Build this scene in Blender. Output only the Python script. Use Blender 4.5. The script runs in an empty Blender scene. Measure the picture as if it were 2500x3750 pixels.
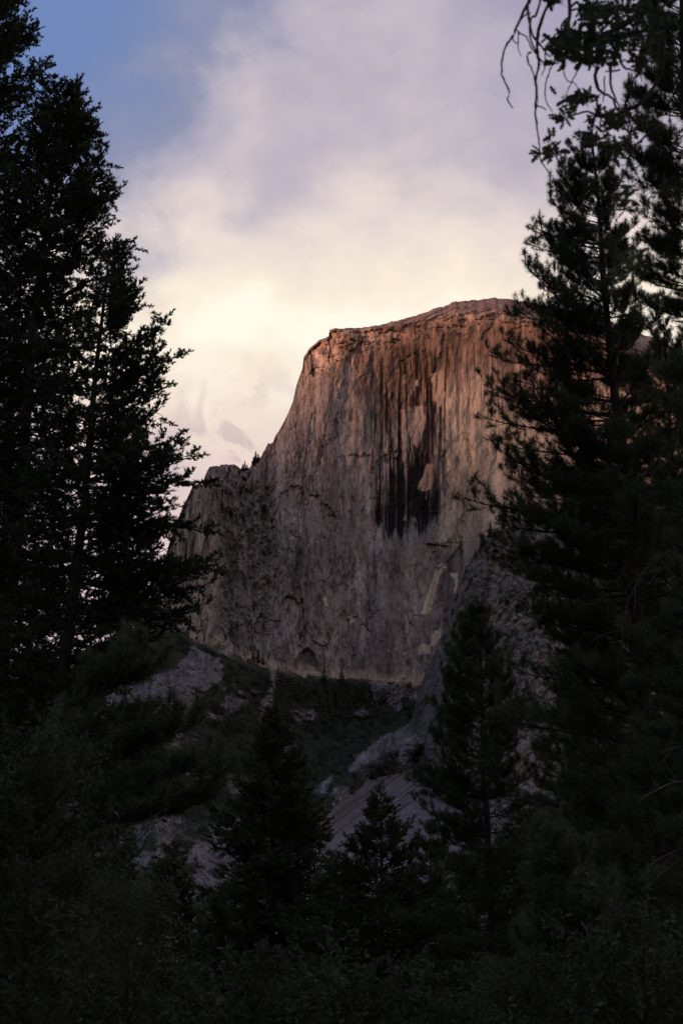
import bpy, math, random
import numpy as np
from mathutils import Vector, Matrix, Euler

R = math.radians
scene = bpy.context.scene
col = scene.collection

# ------------------------------------------------------------------ camera
PITCH = 17.0
F = 7662.0                       # focal length in photo pixels (2500 x 3750)
cam_d = bpy.data.cameras.new('camera')
cam_d.sensor_fit = 'VERTICAL'
cam_d.sensor_height = 36.0
cam_d.lens = F / 3750 * 36.0
cam_d.clip_start = 0.5
cam_d.clip_end = 40000
cam_d.dof.use_dof = True
cam_d.dof.focus_distance = 160
cam_d.dof.aperture_fstop = 4.8
cam = bpy.data.objects.new('camera', cam_d)
cam.location = (0, 0, 1.7)
cam.rotation_euler = (R(90 + PITCH), 0, 0)
col.objects.link(cam)
scene.camera = cam

# ------------------------------------------------------------------ light
SUN_AZ = 228.0                   # degrees clockwise from +Y: behind the camera, to its left
SUN_EL = 3.0
world = bpy.data.worlds.new('World')
scene.world = world
world.use_nodes = True
nt = world.node_tree
nt.nodes.clear()


def N(tree, typ, **kw):
    n = tree.nodes.new(typ)
    for k, v in kw.items():
        setattr(n, k, v)
    return n


def math_node(tree, op, a, b=None, c=None, clamp=False):
    n = tree.nodes.new('ShaderNodeMath')
    n.operation = op
    n.use_clamp = clamp
    for i, v in enumerate((a, b, c)):
        if v is None:
            continue
        if isinstance(v, (int, float)):
            n.inputs[i].default_value = v
        else:
            tree.links.new(v, n.inputs[i])
    return n.outputs[0]


def ramp_node(tree, fac, stops, interp='LINEAR'):
    n = tree.nodes.new('ShaderNodeValToRGB')
    cr = n.color_ramp
    cr.interpolation = interp
    while len(cr.elements) > 1:
        cr.elements.remove(cr.elements[-1])
    cr.elements[0].position = stops[0][0]
    cr.elements[0].color = (*stops[0][1], 1)
    for p, c in stops[1:]:
        e = cr.elements.new(p)
        e.color = (*c, 1)
    tree.links.new(fac, n.inputs[0])
    return n.outputs[0]


def build_sky():
    out = N(nt, 'ShaderNodeOutputWorld')
    bg_sky = N(nt, 'ShaderNodeBackground')
    bg_cloud = N(nt, 'ShaderNodeBackground')
    mix = N(nt, 'ShaderNodeMixShader')
    sky = N(nt, 'ShaderNodeTexSky', sky_type='NISHITA')
    sky.sun_disc = False
    sky.sun_elevation = R(SUN_EL)
    sky.sun_rotation = R(SUN_AZ)
    sky.altitude = 1200
    sky.air_density = 1.0
    sky.dust_density = 0.4
    sky.ozone_density = 2.0
    nt.links.new(sky.outputs[0], bg_sky.inputs[0])
    bg_sky.inputs[1].default_value = 0.15
    tc = N(nt, 'ShaderNodeTexCoord')
    sep = N(nt, 'ShaderNodeSeparateXYZ')
    nt.links.new(tc.outputs['Generated'], sep.inputs[0])
    x, y, z = sep.outputs
    # soft cloud fields
    mp = N(nt, 'ShaderNodeMapping')
    mp.inputs['Scale'].default_value = (1.0, 1.0, 1.25)
    mp.inputs['Rotation'].default_value = (0, R(-35), 0)
    nt.links.new(tc.outputs['Generated'], mp.inputs[0])

    def noise(scale, detail, rough, dist=0.0, vec=mp.outputs[0]):
        n = N(nt, 'ShaderNodeTexNoise')
        n.inputs['Scale'].default_value = scale
        n.inputs['Detail'].default_value = detail
        n.inputs['Roughness'].default_value = rough
        n.inputs['Distortion'].default_value = dist
        nt.links.new(vec, n.inputs['Vector'])
        return n.outputs['Fac']
    big = noise(7.0, 4, 0.5, 0.1)
    mid = noise(17.0, 7, 0.55, 0.2)
    fine = noise(55.0, 4, 0.55, 0.2)
    cl = math_node(nt, 'ADD', math_node(nt, 'MULTIPLY', math_node(nt, 'SUBTRACT', big, 0.5), 1.1),
                   math_node(nt, 'MULTIPLY', math_node(nt, 'SUBTRACT', mid, 0.5), 0.85))
    cl = math_node(nt, 'ADD', cl, math_node(nt, 'MULTIPLY', math_node(nt, 'SUBTRACT', fine, 0.5), 0.25))
    # brightness field: a warm band of lit cloud low in the sky, greyer overhead, clear blue on the left
    up = math_node(nt, 'MAXIMUM', math_node(nt, 'SUBTRACT', z, 0.380), 0.0)
    dn = math_node(nt, 'MAXIMUM', math_node(nt, 'SUBTRACT', 0.37, z), 0.0)
    lf = math_node(nt, 'MAXIMUM', math_node(nt, 'SUBTRACT', math_node(nt, 'MULTIPLY', x, -1.0), 0.045), 0.0)
    bk = math_node(nt, 'MAXIMUM', math_node(nt, 'SUBTRACT', 0.85, y), 0.0)
    t = math_node(nt, 'SUBTRACT', 1.0, math_node(nt, 'MULTIPLY', math_node(nt, 'MINIMUM', up, 0.065), 9.0))
    t = math_node(nt, 'SUBTRACT', t, math_node(nt, 'MULTIPLY', math_node(nt, 'MINIMUM', math_node(nt, 'MAXIMUM', math_node(nt, 'SUBTRACT', up, 0.065), 0.0), 0.12), 1.6))
    t = math_node(nt, 'SUBTRACT', t, math_node(nt, 'MULTIPLY', dn, 3.6))
    t = math_node(nt, 'SUBTRACT', t, math_node(nt, 'MULTIPLY', math_node(nt, 'MINIMUM', lf, 0.12), 1.2))
    t = math_node(nt, 'SUBTRACT', t, math_node(nt, 'MULTIPLY', bk, 0.08))
    t = math_node(nt, 'ADD', t, math_node(nt, 'MULTIPLY', cl, 0.62), clamp=True)
    colr = ramp_node(nt, t, [(0.0, (0.29, 0.285, 0.43)), (0.28, (0.41, 0.38, 0.50)), (0.5, (0.57, 0.505, 0.565)),
                             (0.72, (0.84, 0.72, 0.67)), (0.88, (0.97, 0.85, 0.70)), (1.0, (1.04, 0.97, 0.83))])
    # cloud cover: breaks into clear sky to the upper left
    cv = math_node(nt, 'ADD', math_node(nt, 'MULTIPLY', x, 5.5), 1.38)
    cv = math_node(nt, 'SUBTRACT', cv, math_node(nt, 'MULTIPLY', math_node(nt, 'MINIMUM', up, 0.12), 4.0))
    cv = math_node(nt, 'MAXIMUM', cv, math_node(nt, 'SUBTRACT', 0.9, math_node(nt, 'MULTIPLY', up, 9.0)))
    cv = math_node(nt, 'MAXIMUM', cv, 0.22)
    cv = math_node(nt, 'ADD', cv, math_node(nt, 'MULTIPLY', cl, 0.7), clamp=True)
    mr = N(nt, 'ShaderNodeMapRange', interpolation_type='SMOOTHSTEP')
    nt.links.new(cv, mr.inputs[0])
    mr.inputs[1].default_value = 0.05
    mr.inputs[2].default_value = 0.95
    # where the cloud thins out only a high blue veil is left
    vm = N(nt, 'ShaderNodeMix', data_type='RGBA')
    nt.links.new(mr.outputs[0], vm.inputs['Factor'])
    vm.inputs['A'].default_value = (0.21, 0.31, 0.63, 1)
    # low down the cloud turns peach and pink, with small mauve shreds
    shred = noise(38.0, 5, 0.6, 0.6, tc.outputs['Generated'])
    pk = N(nt, 'ShaderNodeMapRange')
    nt.links.new(dn, pk.inputs[0])
    pk.inputs[1].default_value = 0.0
    pk.inputs[2].default_value = 0.07
    pm = N(nt, 'ShaderNodeMix', data_type='RGBA')
    nt.links.new(math_node(nt, 'MULTIPLY', pk.outputs[0], 0.75), pm.inputs['Factor'])
    nt.links.new(colr, pm.inputs['A'])
    pm.inputs['B'].default_value = (0.80, 0.62, 0.58, 1)
    sm = N(nt, 'ShaderNodeMapRange', interpolation_type='SMOOTHSTEP')
    nt.links.new(shred, sm.inputs[0])
    sm.inputs[1].default_value = 0.50
    sm.inputs[2].default_value = 0.66
    p2 = N(nt, 'ShaderNodeMix', data_type='RGBA')
    nt.links.new(math_node(nt, 'MULTIPLY', math_node(nt, 'MULTIPLY', sm.outputs[0], pk.outputs[0]), 0.8), p2.inputs['Factor'])
    nt.links.new(pm.outputs['Result'], p2.inputs['A'])
    p2.inputs['B'].default_value = (0.50, 0.38, 0.42, 1)
    nt.links.new(p2.outputs['Result'], vm.inputs['B'])
    nt.links.new(vm.outputs['Result'], bg_cloud.inputs[0])
    veil = math_node(nt, 'MAXIMUM', mr.outputs[0], 0.70)
    nt.links.new(veil, mix.inputs[0])
    nt.links.new(bg_sky.outputs[0], mix.inputs[1])
    nt.links.new(bg_cloud.outputs[0], mix.inputs[2])
    nt.links.new(mix.outputs[0], out.inputs[0])
    world.cycles.sampling_method = 'MANUAL'
    world.cycles.sample_map_resolution = 512


build_sky()
sun_d = bpy.data.lights.new('sun', 'SUN')
sun_d.energy = 5.0
sun_d.angle = R(4.2)
sun_d.color = (1.0, 0.50, 0.31)
sun = bpy.data.objects.new('sun', sun_d)
_sd = Vector((math.sin(R(SUN_AZ)) * math.cos(R(SUN_EL)), math.cos(R(SUN_AZ)) * math.cos(R(SUN_EL)), math.sin(R(SUN_EL))))
sun.rotation_euler = _sd.to_track_quat('Z', 'Y').to_euler()
sun.location = (0, 0, 200)
col.objects.link(sun)

scene.view_settings.view_transform = 'Standard'
scene.view_settings.look = 'None'
scene.view_settings.exposure = 0.0
scene.view_settings.gamma = 1.0
scene.view_settings.use_curve_mapping = False
scene.render.engine = 'CYCLES'
scene.cycles.max_bounces = 4
scene.cycles.diffuse_bounces = 3
scene.cycles.glossy_bounces = 1
scene.cycles.transmission_bounces = 1
scene.cycles.volume_bounces = 0
scene.cycles.caustics_reflective = False
scene.cycles.caustics_refractive = False


# ------------------------------------------------------------------ helpers
def at(px, py, Y):
    """The place at distance Y that is seen at photo pixel (px, py); works on numbers and arrays."""
    p = R(PITCH)
    dx = (px - 1250.0) / F
    dy = (1875.0 - py) / F
    wy = math.cos(p) - dy * math.sin(p)
    wz = math.sin(p) + dy * math.cos(p)
    return dx / wy * Y, Y, 1.7 + wz / wy * Y


def vat(px, py, Y):
    return Vector(at(px, py, Y))


def _hash(ix, iy, seed):
    h = (ix.astype(np.int64) * 374761393 + iy.astype(np.int64) * 668265263 + seed * 2147483647) & 0xFFFFFFFF
    h = ((h ^ (h >> 13)) * 1274126177) & 0xFFFFFFFF
    h = (h ^ (h >> 16)) & 0xFFFFFFFF
    return h.astype(np.float64) / 4294967295.0


def vnoise(x, y, seed=0):
    ix = np.floor(x)
    iy = np.floor(y)
    fx = x - ix
    fy = y - iy
    fx = fx * fx * fx * (fx * (fx * 6 - 15) + 10)
    fy = fy * fy * fy * (fy * (fy * 6 - 15) + 10)
    a = _hash(ix, iy, seed)
    b = _hash(ix + 1, iy, seed)
    c = _hash(ix, iy + 1, seed)
    d = _hash(ix + 1, iy + 1, seed)
    return (a + (b - a) * fx) * (1 - fy) + (c + (d - c) * fx) * fy - 0.5


def fbm(x, y, oct=5, seed=0, gain=0.5, ridged=False):
    s = 0.0
    amp = 1.0
    tot = 0.0
    for o in range(oct):
        n = vnoise(x, y, seed + o * 17)
        if ridged:
            n = 0.5 - np.abs(n) * 2.0
        s = s + n * amp
        tot += amp
        amp *= gain
        x, y = x * 1.93 + y * 0.35 + 11.3, y * 1.93 - x * 0.35 + 5.7
    return s / tot * 2.0      # roughly -1 .. 1


def fbm_axis(x, y, oct=5, seed=0, gain=0.55):
    """Like fbm but never rotated, so stretched noise keeps its grain direction."""
    s = 0.0
    amp = 1.0
    tot = 0.0
    for o in range(oct):
        s = s + vnoise(x, y, seed + o * 17) * amp
        tot += amp
        amp *= gain
        x, y = x * 2.03 + 11.3, y * 1.9 + 5.7
    return s / tot * 2.0


def cell(x, y, seed=0):
    """Cellular noise: distance difference F2-F1 (0 on the joints) and a random value for each cell."""
    ix = np.floor(x)
    iy = np.floor(y)
    f1 = np.full(x.shape, 9.0)
    f2 = np.full(x.shape, 9.0)
    v = np.zeros(x.shape)
    for dx in (-1, 0, 1):
        for dy in (-1, 0, 1):
            jx = ix + dx
            jy = iy + dy
            cx = jx + _hash(jx, jy, seed)
            cy = jy + _hash(jx, jy, seed + 7)
            d = np.hypot(x - cx, y - cy)
            m = d < f1
            f2 = np.where(m, f1, np.minimum(f2, d))
            v = np.where(m, _hash(jx, jy, seed + 13), v)
            f1 = np.where(m, d, f1)
    return f2 - f1, v


def sstep(a, b, x):
    t = np.clip((x - a) / (b - a), 0, 1)
    return t * t * (3 - 2 * t)


def inside(px, py, poly):
    """Point in polygon for arrays."""
    r = np.zeros(px.shape, bool)
    n = len(poly)
    for i in range(n):
        x0, y0 = poly[i]
        x1, y1 = poly[(i + 1) % n]
        if y0 == y1:
            continue
        c = ((y0 > py) != (y1 > py)) & (px < (x1 - x0) * (py - y0) / (y1 - y0) + x0)
        r ^= c
    return r


def soft_poly(px, py, poly, soft):
    """1 inside a polygon, fading to 0 over soft pixels around its edge."""
    d = line_dist(px, py, poly + [poly[0]])
    ins = inside(px, py, poly)
    sd = np.where(ins, d, -d)
    return sstep(-soft, soft, sd)


def line_dist(px, py, pts):
    d = np.full(px.shape, 1e9)
    for (x0, y0), (x1, y1) in zip(pts[:-1], pts[1:]):
        vx, vy = x1 - x0, y1 - y0
        t = np.clip(((px - x0) * vx + (py - y0) * vy) / (vx * vx + vy * vy + 1e-9), 0, 1)
        d = np.minimum(d, np.hypot(px - x0 - t * vx, py - y0 - t * vy))
    return d


def lerp3(a, b, m):
    return a + (b - a) * m[..., None]


def grid_mesh(name, X, Y, Z, C=None, mat=None, smooth=True):
    """A sheet of quads from 2-D coordinate arrays; C is an optional per-vertex colour."""
    h, w = X.shape
    me = bpy.data.meshes.new(name)
    me.vertices.add(h * w)
    me.vertices.foreach_set('co', np.stack([X, Y, Z], -1).astype(np.float32).ravel())
    i = np.arange(h - 1)[:, None] * w + np.arange(w - 1)[None, :]
    q = np.stack([i, i + 1, i + w + 1, i + w], -1).reshape(-1, 4)
    me.loops.add(q.size)
    me.loops.foreach_set('vertex_index', q.ravel().astype(np.int32))
    me.polygons.add(len(q))
    me.polygons.foreach_set('loop_start', np.arange(0, q.size, 4, dtype=np.int32))
    me.polygons.foreach_set('use_smooth', np.full(len(q), smooth))
    me.update()
    if C is not None:
        a = me.color_attributes.new('Col', 'FLOAT_COLOR', 'POINT')
        c4 = np.concatenate([C, np.ones(C.shape[:-1] + (1,))], -1).astype(np.float32)
        a.data.foreach_set('color', c4.ravel())
    if mat:
        me.materials.append(mat)
    o = bpy.data.objects.new(name, me)
    col.objects.link(o)
    return o


class MB:
    """Collects triangles and tubes, then links them as one mesh object."""

    def __init__(self):
        self.v = []
        self.f = []

    def tri(self, a, b, c):
        n = len(self.v)
        self.v += [a, b, c]
        self.f.append((n, n + 1, n + 2))

    def poly(self, pts):
        n = len(self.v)
        self.v += pts
        self.f.append(tuple(range(n, n + len(pts))))

    def tube(self, pts, rad, sides=5, cap=True):
        n0 = len(self.v)
        k = len(pts)
        for i, p in enumerate(pts):
            a = pts[max(0, i - 1)]
            b = pts[min(k - 1, i + 1)]
            d = (b - a)
            if d.length < 1e-9:
                d = Vector((0, 0, 1))
            d.normalize()
            u = d.cross(Vector((0.13, 0.21, 0.97)) if abs(d.z) < 0.95 else Vector((1, 0, 0))).normalized()
            w = d.cross(u)
            for s in range(sides):
                an = 2 * math.pi * s / sides
                self.v.append(p + (u * math.cos(an) + w * math.sin(an)) * rad[i])
        for i in range(k - 1):
            for s in range(sides):
                a = n0 + i * sides + s
                b = n0 + i * sides + (s + 1) % sides
                self.f.append((a, b, b + sides, a + sides))
        if cap:
            self.f.append(tuple(n0 + (k - 1) * sides + s for s in range(sides)))
            self.f.append(tuple(n0 + s for s in reversed(range(sides))))

    def mesh(self, name, mat, smooth=False):
        me = bpy.data.meshes.new(name)
        me.from_pydata([tuple(p) for p in self.v], [], self.f)
        me.materials.append(mat)
        if smooth:
            me.polygons.foreach_set('use_smooth', np.full(len(me.polygons), True))
        me.update()
        return me


def link(name, me, parent=None):
    o = bpy.data.objects.new(name, me)
    col.objects.link(o)
    if parent:
        o.parent = parent
    return o


def tag(o, label=None, cat=None, group=None, kind=None):
    if label:
        o['label'] = label
    if cat:
        o['category'] = cat
    if group:
        o['group'] = group
    if kind:
        o['kind'] = kind
    return o


# ------------------------------------------------------------------ materials
def new_mat(name):
    m = bpy.data.materials.new(name)
    m.use_nodes = True
    b = m.node_tree.nodes['Principled BSDF']
    b.inputs['Specular IOR Level'].default_value = 0.15
    b.inputs['Roughness'].default_value = 0.9
    return m, m.node_tree, b


def rock_material(name, scale=0.05, bump=1.0, dist=3.0):
    m, t, b = new_mat(name)
    b.inputs['Specular IOR Level'].default_value = 0.04
    at_ = N(t, 'ShaderNodeAttribute', attribute_name='Col')
    tc = N(t, 'ShaderNodeTexCoord')
    mp = N(t, 'ShaderNodeMapping')
    mp.inputs['Scale'].default_value = (1, 1, 0.35)
    t.links.new(tc.outputs['Object'], mp.inputs[0])
    n1 = N(t, 'ShaderNodeTexNoise')
    n1.inputs['Scale'].default_value = scale
    n1.inputs['Detail'].default_value = 8
    n1.inputs['Roughness'].default_value = 0.65
    t.links.new(mp.outputs[0], n1.inputs['Vector'])
    n2 = N(t, 'ShaderNodeTexNoise')
    n2.inputs['Scale'].default_value = scale * 5
    n2.inputs['Detail'].default_value = 5
    n2.inputs['Roughness'].default_value = 0.6
    t.links.new(tc.outputs['Object'], n2.inputs['Vector'])
    f = math_node(t, 'ADD', math_node(t, 'MULTIPLY', n1.outputs['Fac'], 0.9), math_node(t, 'MULTIPLY', n2.outputs['Fac'], 0.5))
    f = math_node(t, 'ADD', f, 0.30)
    mx = N(t, 'ShaderNodeMix', data_type='RGBA', blend_type='MULTIPLY')
    mx.inputs['Factor'].default_value = 1.0
    t.links.new(at_.outputs['Color'], mx.inputs['A'])
    cmb = N(t, 'ShaderNodeCombineColor')
    for i in range(3):
        t.links.new(f, cmb.inputs[i])
    t.links.new(cmb.outputs[0], mx.inputs['B'])
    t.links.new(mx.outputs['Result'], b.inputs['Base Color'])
    bp = N(t, 'ShaderNodeBump')
    bp.inputs['Strength'].default_value = bump
    bp.inputs['Distance'].default_value = dist
    t.links.new(f, bp.inputs['Height'])
    t.links.new(bp.outputs[0], b.inputs['Normal'])
    return m


def varied_material(name, c0, c1, scale, rough=0.8, translucent=0.0):
    """Two colours blended by object-space noise and by a random value for each object."""
    m, t, b = new_mat(name)
    tc = N(t, 'ShaderNodeTexCoord')
    n1 = N(t, 'ShaderNodeTexNoise')
    n1.inputs['Scale'].default_value = scale
    n1.inputs['Detail'].default_value = 3
    t.links.new(tc.outputs['Object'], n1.inputs['Vector'])
    oi = N(t, 'ShaderNodeObjectInfo')
    f = math_node(t, 'ADD', math_node(t, 'MULTIPLY', math_node(t, 'SUBTRACT', n1.outputs['Fac'], 0.5), 2.2),
                  oi.outputs['Random'], clamp=True)
    c = ramp_node(t, f, [(0.0, c0), (1.0, c1)])
    t.links.new(c, b.inputs['Base Color'])
    b.inputs['Roughness'].default_value = rough
    if translucent:
        tr = N(t, 'ShaderNodeBsdfTranslucent')
        t.links.new(c, tr.inputs[0])
        mx = N(t, 'ShaderNodeMixShader')
        mx.inputs[0].default_value = translucent
        t.links.new(b.outputs[0], mx.inputs[1])
        t.links.new(tr.outputs[0], mx.inputs[2])
        t.links.new(mx.outputs[0], t.nodes['Material Output'].inputs[0])
    return m


MAT_FACE = rock_material('granite_face', 0.06, 0.6, 2.0)
MAT_SLOPE = rock_material('granite_slope', 0.06, 0.9, 4.0)
MAT_NEEDLE = varied_material('pine_needles', (0.062, 0.082, 0.036), (0.115, 0.126, 0.060), 2.0, 0.8, 0.3)
MAT_CEDAR = varied_material('cedar_sprays', (0.054, 0.072, 0.030), (0.105, 0.120, 0.052), 2.0, 0.8, 0.3)
MAT_OAK = varied_material('oak_leaves', (0.046, 0.060, 0.028), (0.084, 0.098, 0.046), 2.5, 0.8, 0.3)
MAT_FAR = varied_material('far_conifer_foliage', (0.036, 0.050, 0.026), (0.070, 0.086, 0.044), 0.2, 0.8, 0.2)
MAT_BARK = varied_material('conifer_bark', (0.035, 0.027, 0.022), (0.075, 0.055, 0.042), 3.0, 0.95)
MAT_TWIG = varied_material('twig_bark', (0.035, 0.028, 0.024), (0.08, 0.065, 0.055), 6.0, 0.9)
MAT_DEAD = varied_material('dead_wood', (0.10, 0.085, 0.075), (0.20, 0.17, 0.15), 4.0, 0.9)
MAT_FLOOR = varied_material('forest_floor', (0.035, 0.030, 0.022), (0.07, 0.06, 0.04), 0.4)
MAT_BRUSH = varied_material('mountain_brush', (0.045, 0.052, 0.034), (0.085, 0.092, 0.056), 0.02)


# ================================================================== SETTING
def ramp1(pts, x):
    p = np.array(pts, float)
    return np.interp(x, p[:, 0], p[:, 1])


Z1 = lambda zx, zy: (500 + zx * 0.9566, 1000 + zy * 0.957)      # readings of the dome
Z2 = lambda zx, zy: (500 + zx * 0.9566, 1900 + zy * 0.9566)     # readings of the slope

RIM = [(380, 2420), (520, 2290), (575, 2180), (600, 2060), (620, 1990), (645, 1925), (668, 1860), (690, 1815), (708, 1773), (742, 1771), (750, 1742),
       (768, 1708), (787, 1706), (830, 1701), (863, 1703), (882, 1719), (911, 1713), (935, 1681), (957, 1670), (981, 1624),
       (999, 1624), (1007, 1598), (1024, 1574), (1050, 1521), (1072, 1469), (1085, 1411), (1107, 1354), (1112, 1311),
       (1131, 1277), (1165, 1249), (1189, 1239), (1203, 1235), (1206, 1211), (1227, 1205), (1294, 1203), (1361, 1196),
       (1418, 1182), (1466, 1172), (1514, 1158), (1562, 1139), (1610, 1126), (1657, 1105), (1705, 1098), (1763, 1096),
       (1810, 1094), (1868, 1099), (1950, 1110), (2050, 1132), (2160, 1158), (2280, 1190), (2400, 1240), (2600, 1360), (2800, 1520)]
BASE = [(380, 2420), (574, 2230), (640, 2290), (700, 2336), (813, 2376), (893, 2415), (957, 2440), (1116, 2476), (1244, 2483), (1371, 2492),
        (1515, 2503), (1700, 2520), (2800, 2560)]


def face_columns():
    # denser columns where the outline is steep
    xs = np.linspace(380, 2800, 4000)
    ry = ramp1(RIM, xs)
    w = np.where(xs < 1260, 1.0, np.where(xs < 2350, 0.62, 0.3))
    w = w * np.sqrt(1 + np.minimum(np.abs(np.gradient(ry, xs)), 4.0) ** 2 * 0.35)
    cum = np.cumsum(w)
    cum = (cum - cum[0]) / (cum[-1] - cum[0])
    return np.interp(np.linspace(0, 1, 940), cum, xs)


def build_dome():
    px1 = face_columns()
    rim = ramp1(RIM, px1) + (fbm(px1 / 38.0, px1 * 0, 4, 5) * 7 + fbm(px1 / 9.0, px1 * 0, 3, 6) * (2 + 5 * sstep(1060, 1000, px1))) * sstep(2400, 1100, px1 * 0 + ramp1(RIM, px1))
    base = ramp1(BASE, px1) + 90
    nfront, nback = 600, 46
    v = np.linspace(0, 1, nfront)
    PX = np.repeat(px1[None], nfront, 0)
    PY = base[None] + (rim - base)[None] * v[:, None]
    below = PY - rim[None]                       # pixels below the outline
    # ---------------- macro shape in metres of depth (plus = further away)
    D = 3400 + (PX - 1250) * 0.10
    D = D + 0.10 * np.clip(2500 - PY, 0, 1500) * 0.45 * 1.0          # leans back a little
    # the rim above the face rolls back as a dome cap: wide on the right, narrow on the left
    cap = ramp1([(380, 8), (1000, 10), (1200, 9), (1400, 14), (1560, 26), (1650, 46), (1800, 62), (2000, 80), (2800, 120)], px1)[None]
    tcap = np.clip(1 - below / cap, 0, 1)
    D = D + tcap ** 1.6 * ramp1([(380, 25), (1100, 30), (1400, 40), (1650, 170), (1800, 240), (2800, 380)], px1)[None]
    # left edge of the main face rounds away from the viewer
    D = D + sstep(1270, 1000, PX + (PY - 1250) * 0.32) * 130 * sstep(1800, 1500, PY)
    # recessed gully with broken rock between the pillar and the main wall
    edge = ramp1([(1600, 1030), (1750, 1010), (1900, 1000), (2100, 1010), (2300, 990), (2500, 960)], PY)
    gul = sstep(760, 810, PX + fbm(PX / 60, PY / 90, 3, 3) * 18) * sstep(edge + 30, edge - 40, PX)
    lean = PX + PY * 0.06
    terr = np.floor(fbm_axis(lean / 60 + fbm(PX / 14, PY / 30, 3, 57) * 0.25, PY / 260, 4, 56, 0.6) * 7) / 7
    terr2 = np.floor(fbm_axis(lean / 22, PY / 110, 4, 58, 0.6) * 5) / 5
    smooth_ = 0.45 + 0.55 * np.clip(gul + sstep(1330, 1120, PX), 0, 1) - 0.2 * sstep(1600, 1700, PX)
    D = D + (terr * 11 + terr2 * 3.6) * smooth_
    D = D + gul * 30 * sstep(2420, 2150, PY)
    clef = fbm_axis((PX + fbm(PX / 20, PY / 40, 3, 87) * 10) / 24, PY / 210, 4, 88, 0.6)
    D = D + gul * np.abs(clef) * 16 + gul * (fbm(PX / 26, PY / 50, 5, 89, 0.6) * 15)
    # the yellow pillar, its left side turned to the left
    pil = sstep(700, 775, PX) * sstep(815, 785, PX)
    D = D + np.abs(fbm_axis((PX + PY * 0.1) / 30, PY / 300, 4, 97, 0.6)) * 26 * sstep(830, 790, PX)
    D = D - pil * 30 + np.clip(740 - PX, 0, 300) * 1.1
    # right half of the wall: overhanging recess under the rim, where the dark water stains are
    D = D + 26 * np.exp(-((PX - 1480) / 200) ** 2 - ((PY - 1420) / 190) ** 2)
    D = D + 14 * sstep(1600, 1560, PX + fbm(PY / 70, PX * 0, 3, 8) * 14) * sstep(1330, 1400, PX) * sstep(1300, 1450, PY) * sstep(1980, 1880, PY)
    # leaning slabs right of the stain
    for poly, dep in [([(1560, 1990), (1625, 1870), (1690, 1815), (1692, 1880), (1640, 2000)], -9),
                      ([(1600, 2085), (1628, 2065), (1690, 1990), (1690, 2250), (1660, 2420), (1560, 2420), (1545, 2300)], 10),
                      ([(1290, 2262), (1310, 2255), (1330, 2500), (1280, 2500)], 5),
                      ([(1075, 2460), (1095, 2395), (1125, 2372), (1150, 2395), (1170, 2460)], 12),
                      ([(1170, 2480), (1200, 2340), (1260, 2235), (1280, 2300), (1275, 2490)], 4)]:
        D = D + soft_poly(PX, PY, poly, 4) * dep
    D_macro = D.copy()
    # ---------------- relief
    wx = PX + fbm(PX / 120, PY / 200, 3, 21) * 25
    rough = 0.55 + 0.35 * gul + 0.5 * sstep(1300, 1050, PX) - 0.30 * sstep(1600, 1700, PX) * sstep(1300, 1500, PY)
    flute = fbm_axis(wx / 46, PY / 330, 5, 31)
    blk = fbm(wx / 55, PY / 105, 6, 41, 0.58)
    up_ = 1 - 0.5 * sstep(1750, 1400, PY) * sstep(1250, 1350, PX)
    rough = rough * up_
    D = D + rough * (flute * 5 + blk * 3.5 + fbm_axis(PX / 9, PY / 40, 4, 43, 0.65) * 1.6)
    rid = fbm(wx / 34, PY / 70, 5, 51, 0.6, ridged=True)
    D = D - rough * rid * (2.0 + 4 * gul)
    # exfoliation plates: each cell at its own depth, joints recessed
    e1, v1 = cell((lean + fbm(PX / 22, PY / 30, 3, 61) * 7) / 34, (PY + PX * 0.8 + fbm(PX / 35, PY / 45, 3, 66) * 16) / 120, 71)
    e2, v2 = cell((lean + fbm(PX / 10, PY / 20, 2, 62) * 3) / 12, (PY - PX * 0.6 + fbm(PX / 20, PY / 20, 2, 67) * 8) / 46, 72)
    e0, v0 = cell((PX + PY * 0.13 + fbm(PX / 40, PY / 70, 4, 60, 0.6) * 22) / 88, (PY - PX * 0.5 + fbm(PX / 50, PY / 50, 4, 68, 0.6) * 50) / 250, 70)
    zone = np.clip(0.85 + 1.5 * fbm(PX / 95, PY / 150, 4, 69, 0.6) + 0.5 * (v0 - 0.5), 0.15, 1.7)      # smooth and broken areas
    D = D + (v0 - 0.5) * 9 * (0.4 + rough)
    # diagonal ramps and corners
    ramp_ = fbm_axis((PX + PY * 0.42) / 70, (PY - PX) / 300, 5, 74, 0.6)
    ramp2 = fbm_axis((PX - PY * 0.35) / 55, (PY + PX) / 260, 5, 75, 0.6)
    D = D + (np.abs(ramp_) * 12 + np.abs(ramp2) * 9) * zone * 0.6 * up_
    D = D + zone * rough * ((v1 - 0.5) * 4.5) + zone * rough * ((v2 - 0.5) * 2.4)
    # broken blocks and ledges under the rim
    e3, v3 = cell((PX + fbm(PX / 15, PY / 15, 2, 63) * 8) / 40, (PY - 0.12 * PX + fbm(PX / 22, PY / 22, 3, 64) * 14) / 13, 73)
    rimz = sstep(150, 40, below + fbm(PX / 50, PY / 60, 3, 65) * 60) * sstep(1080, 1200, PX)
    D = D + rimz * (v3 - 0.5) * 9
    # sheeting ledges on the cap: the relief of the wall fades out there
    D = D_macro + (D - D_macro) * (1 - 0.85 * sstep(0.0, 0.35, tcap))
    lay = fbm((PX + PY) / 150, (below + 0.10 * PX) / 5.5, 4, 81, 0.65)
    lay = np.floor(lay * 5) / 5
    D = D + sstep(1.0, 0.35, below / (cap * 1.5)) * lay * 22
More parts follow.
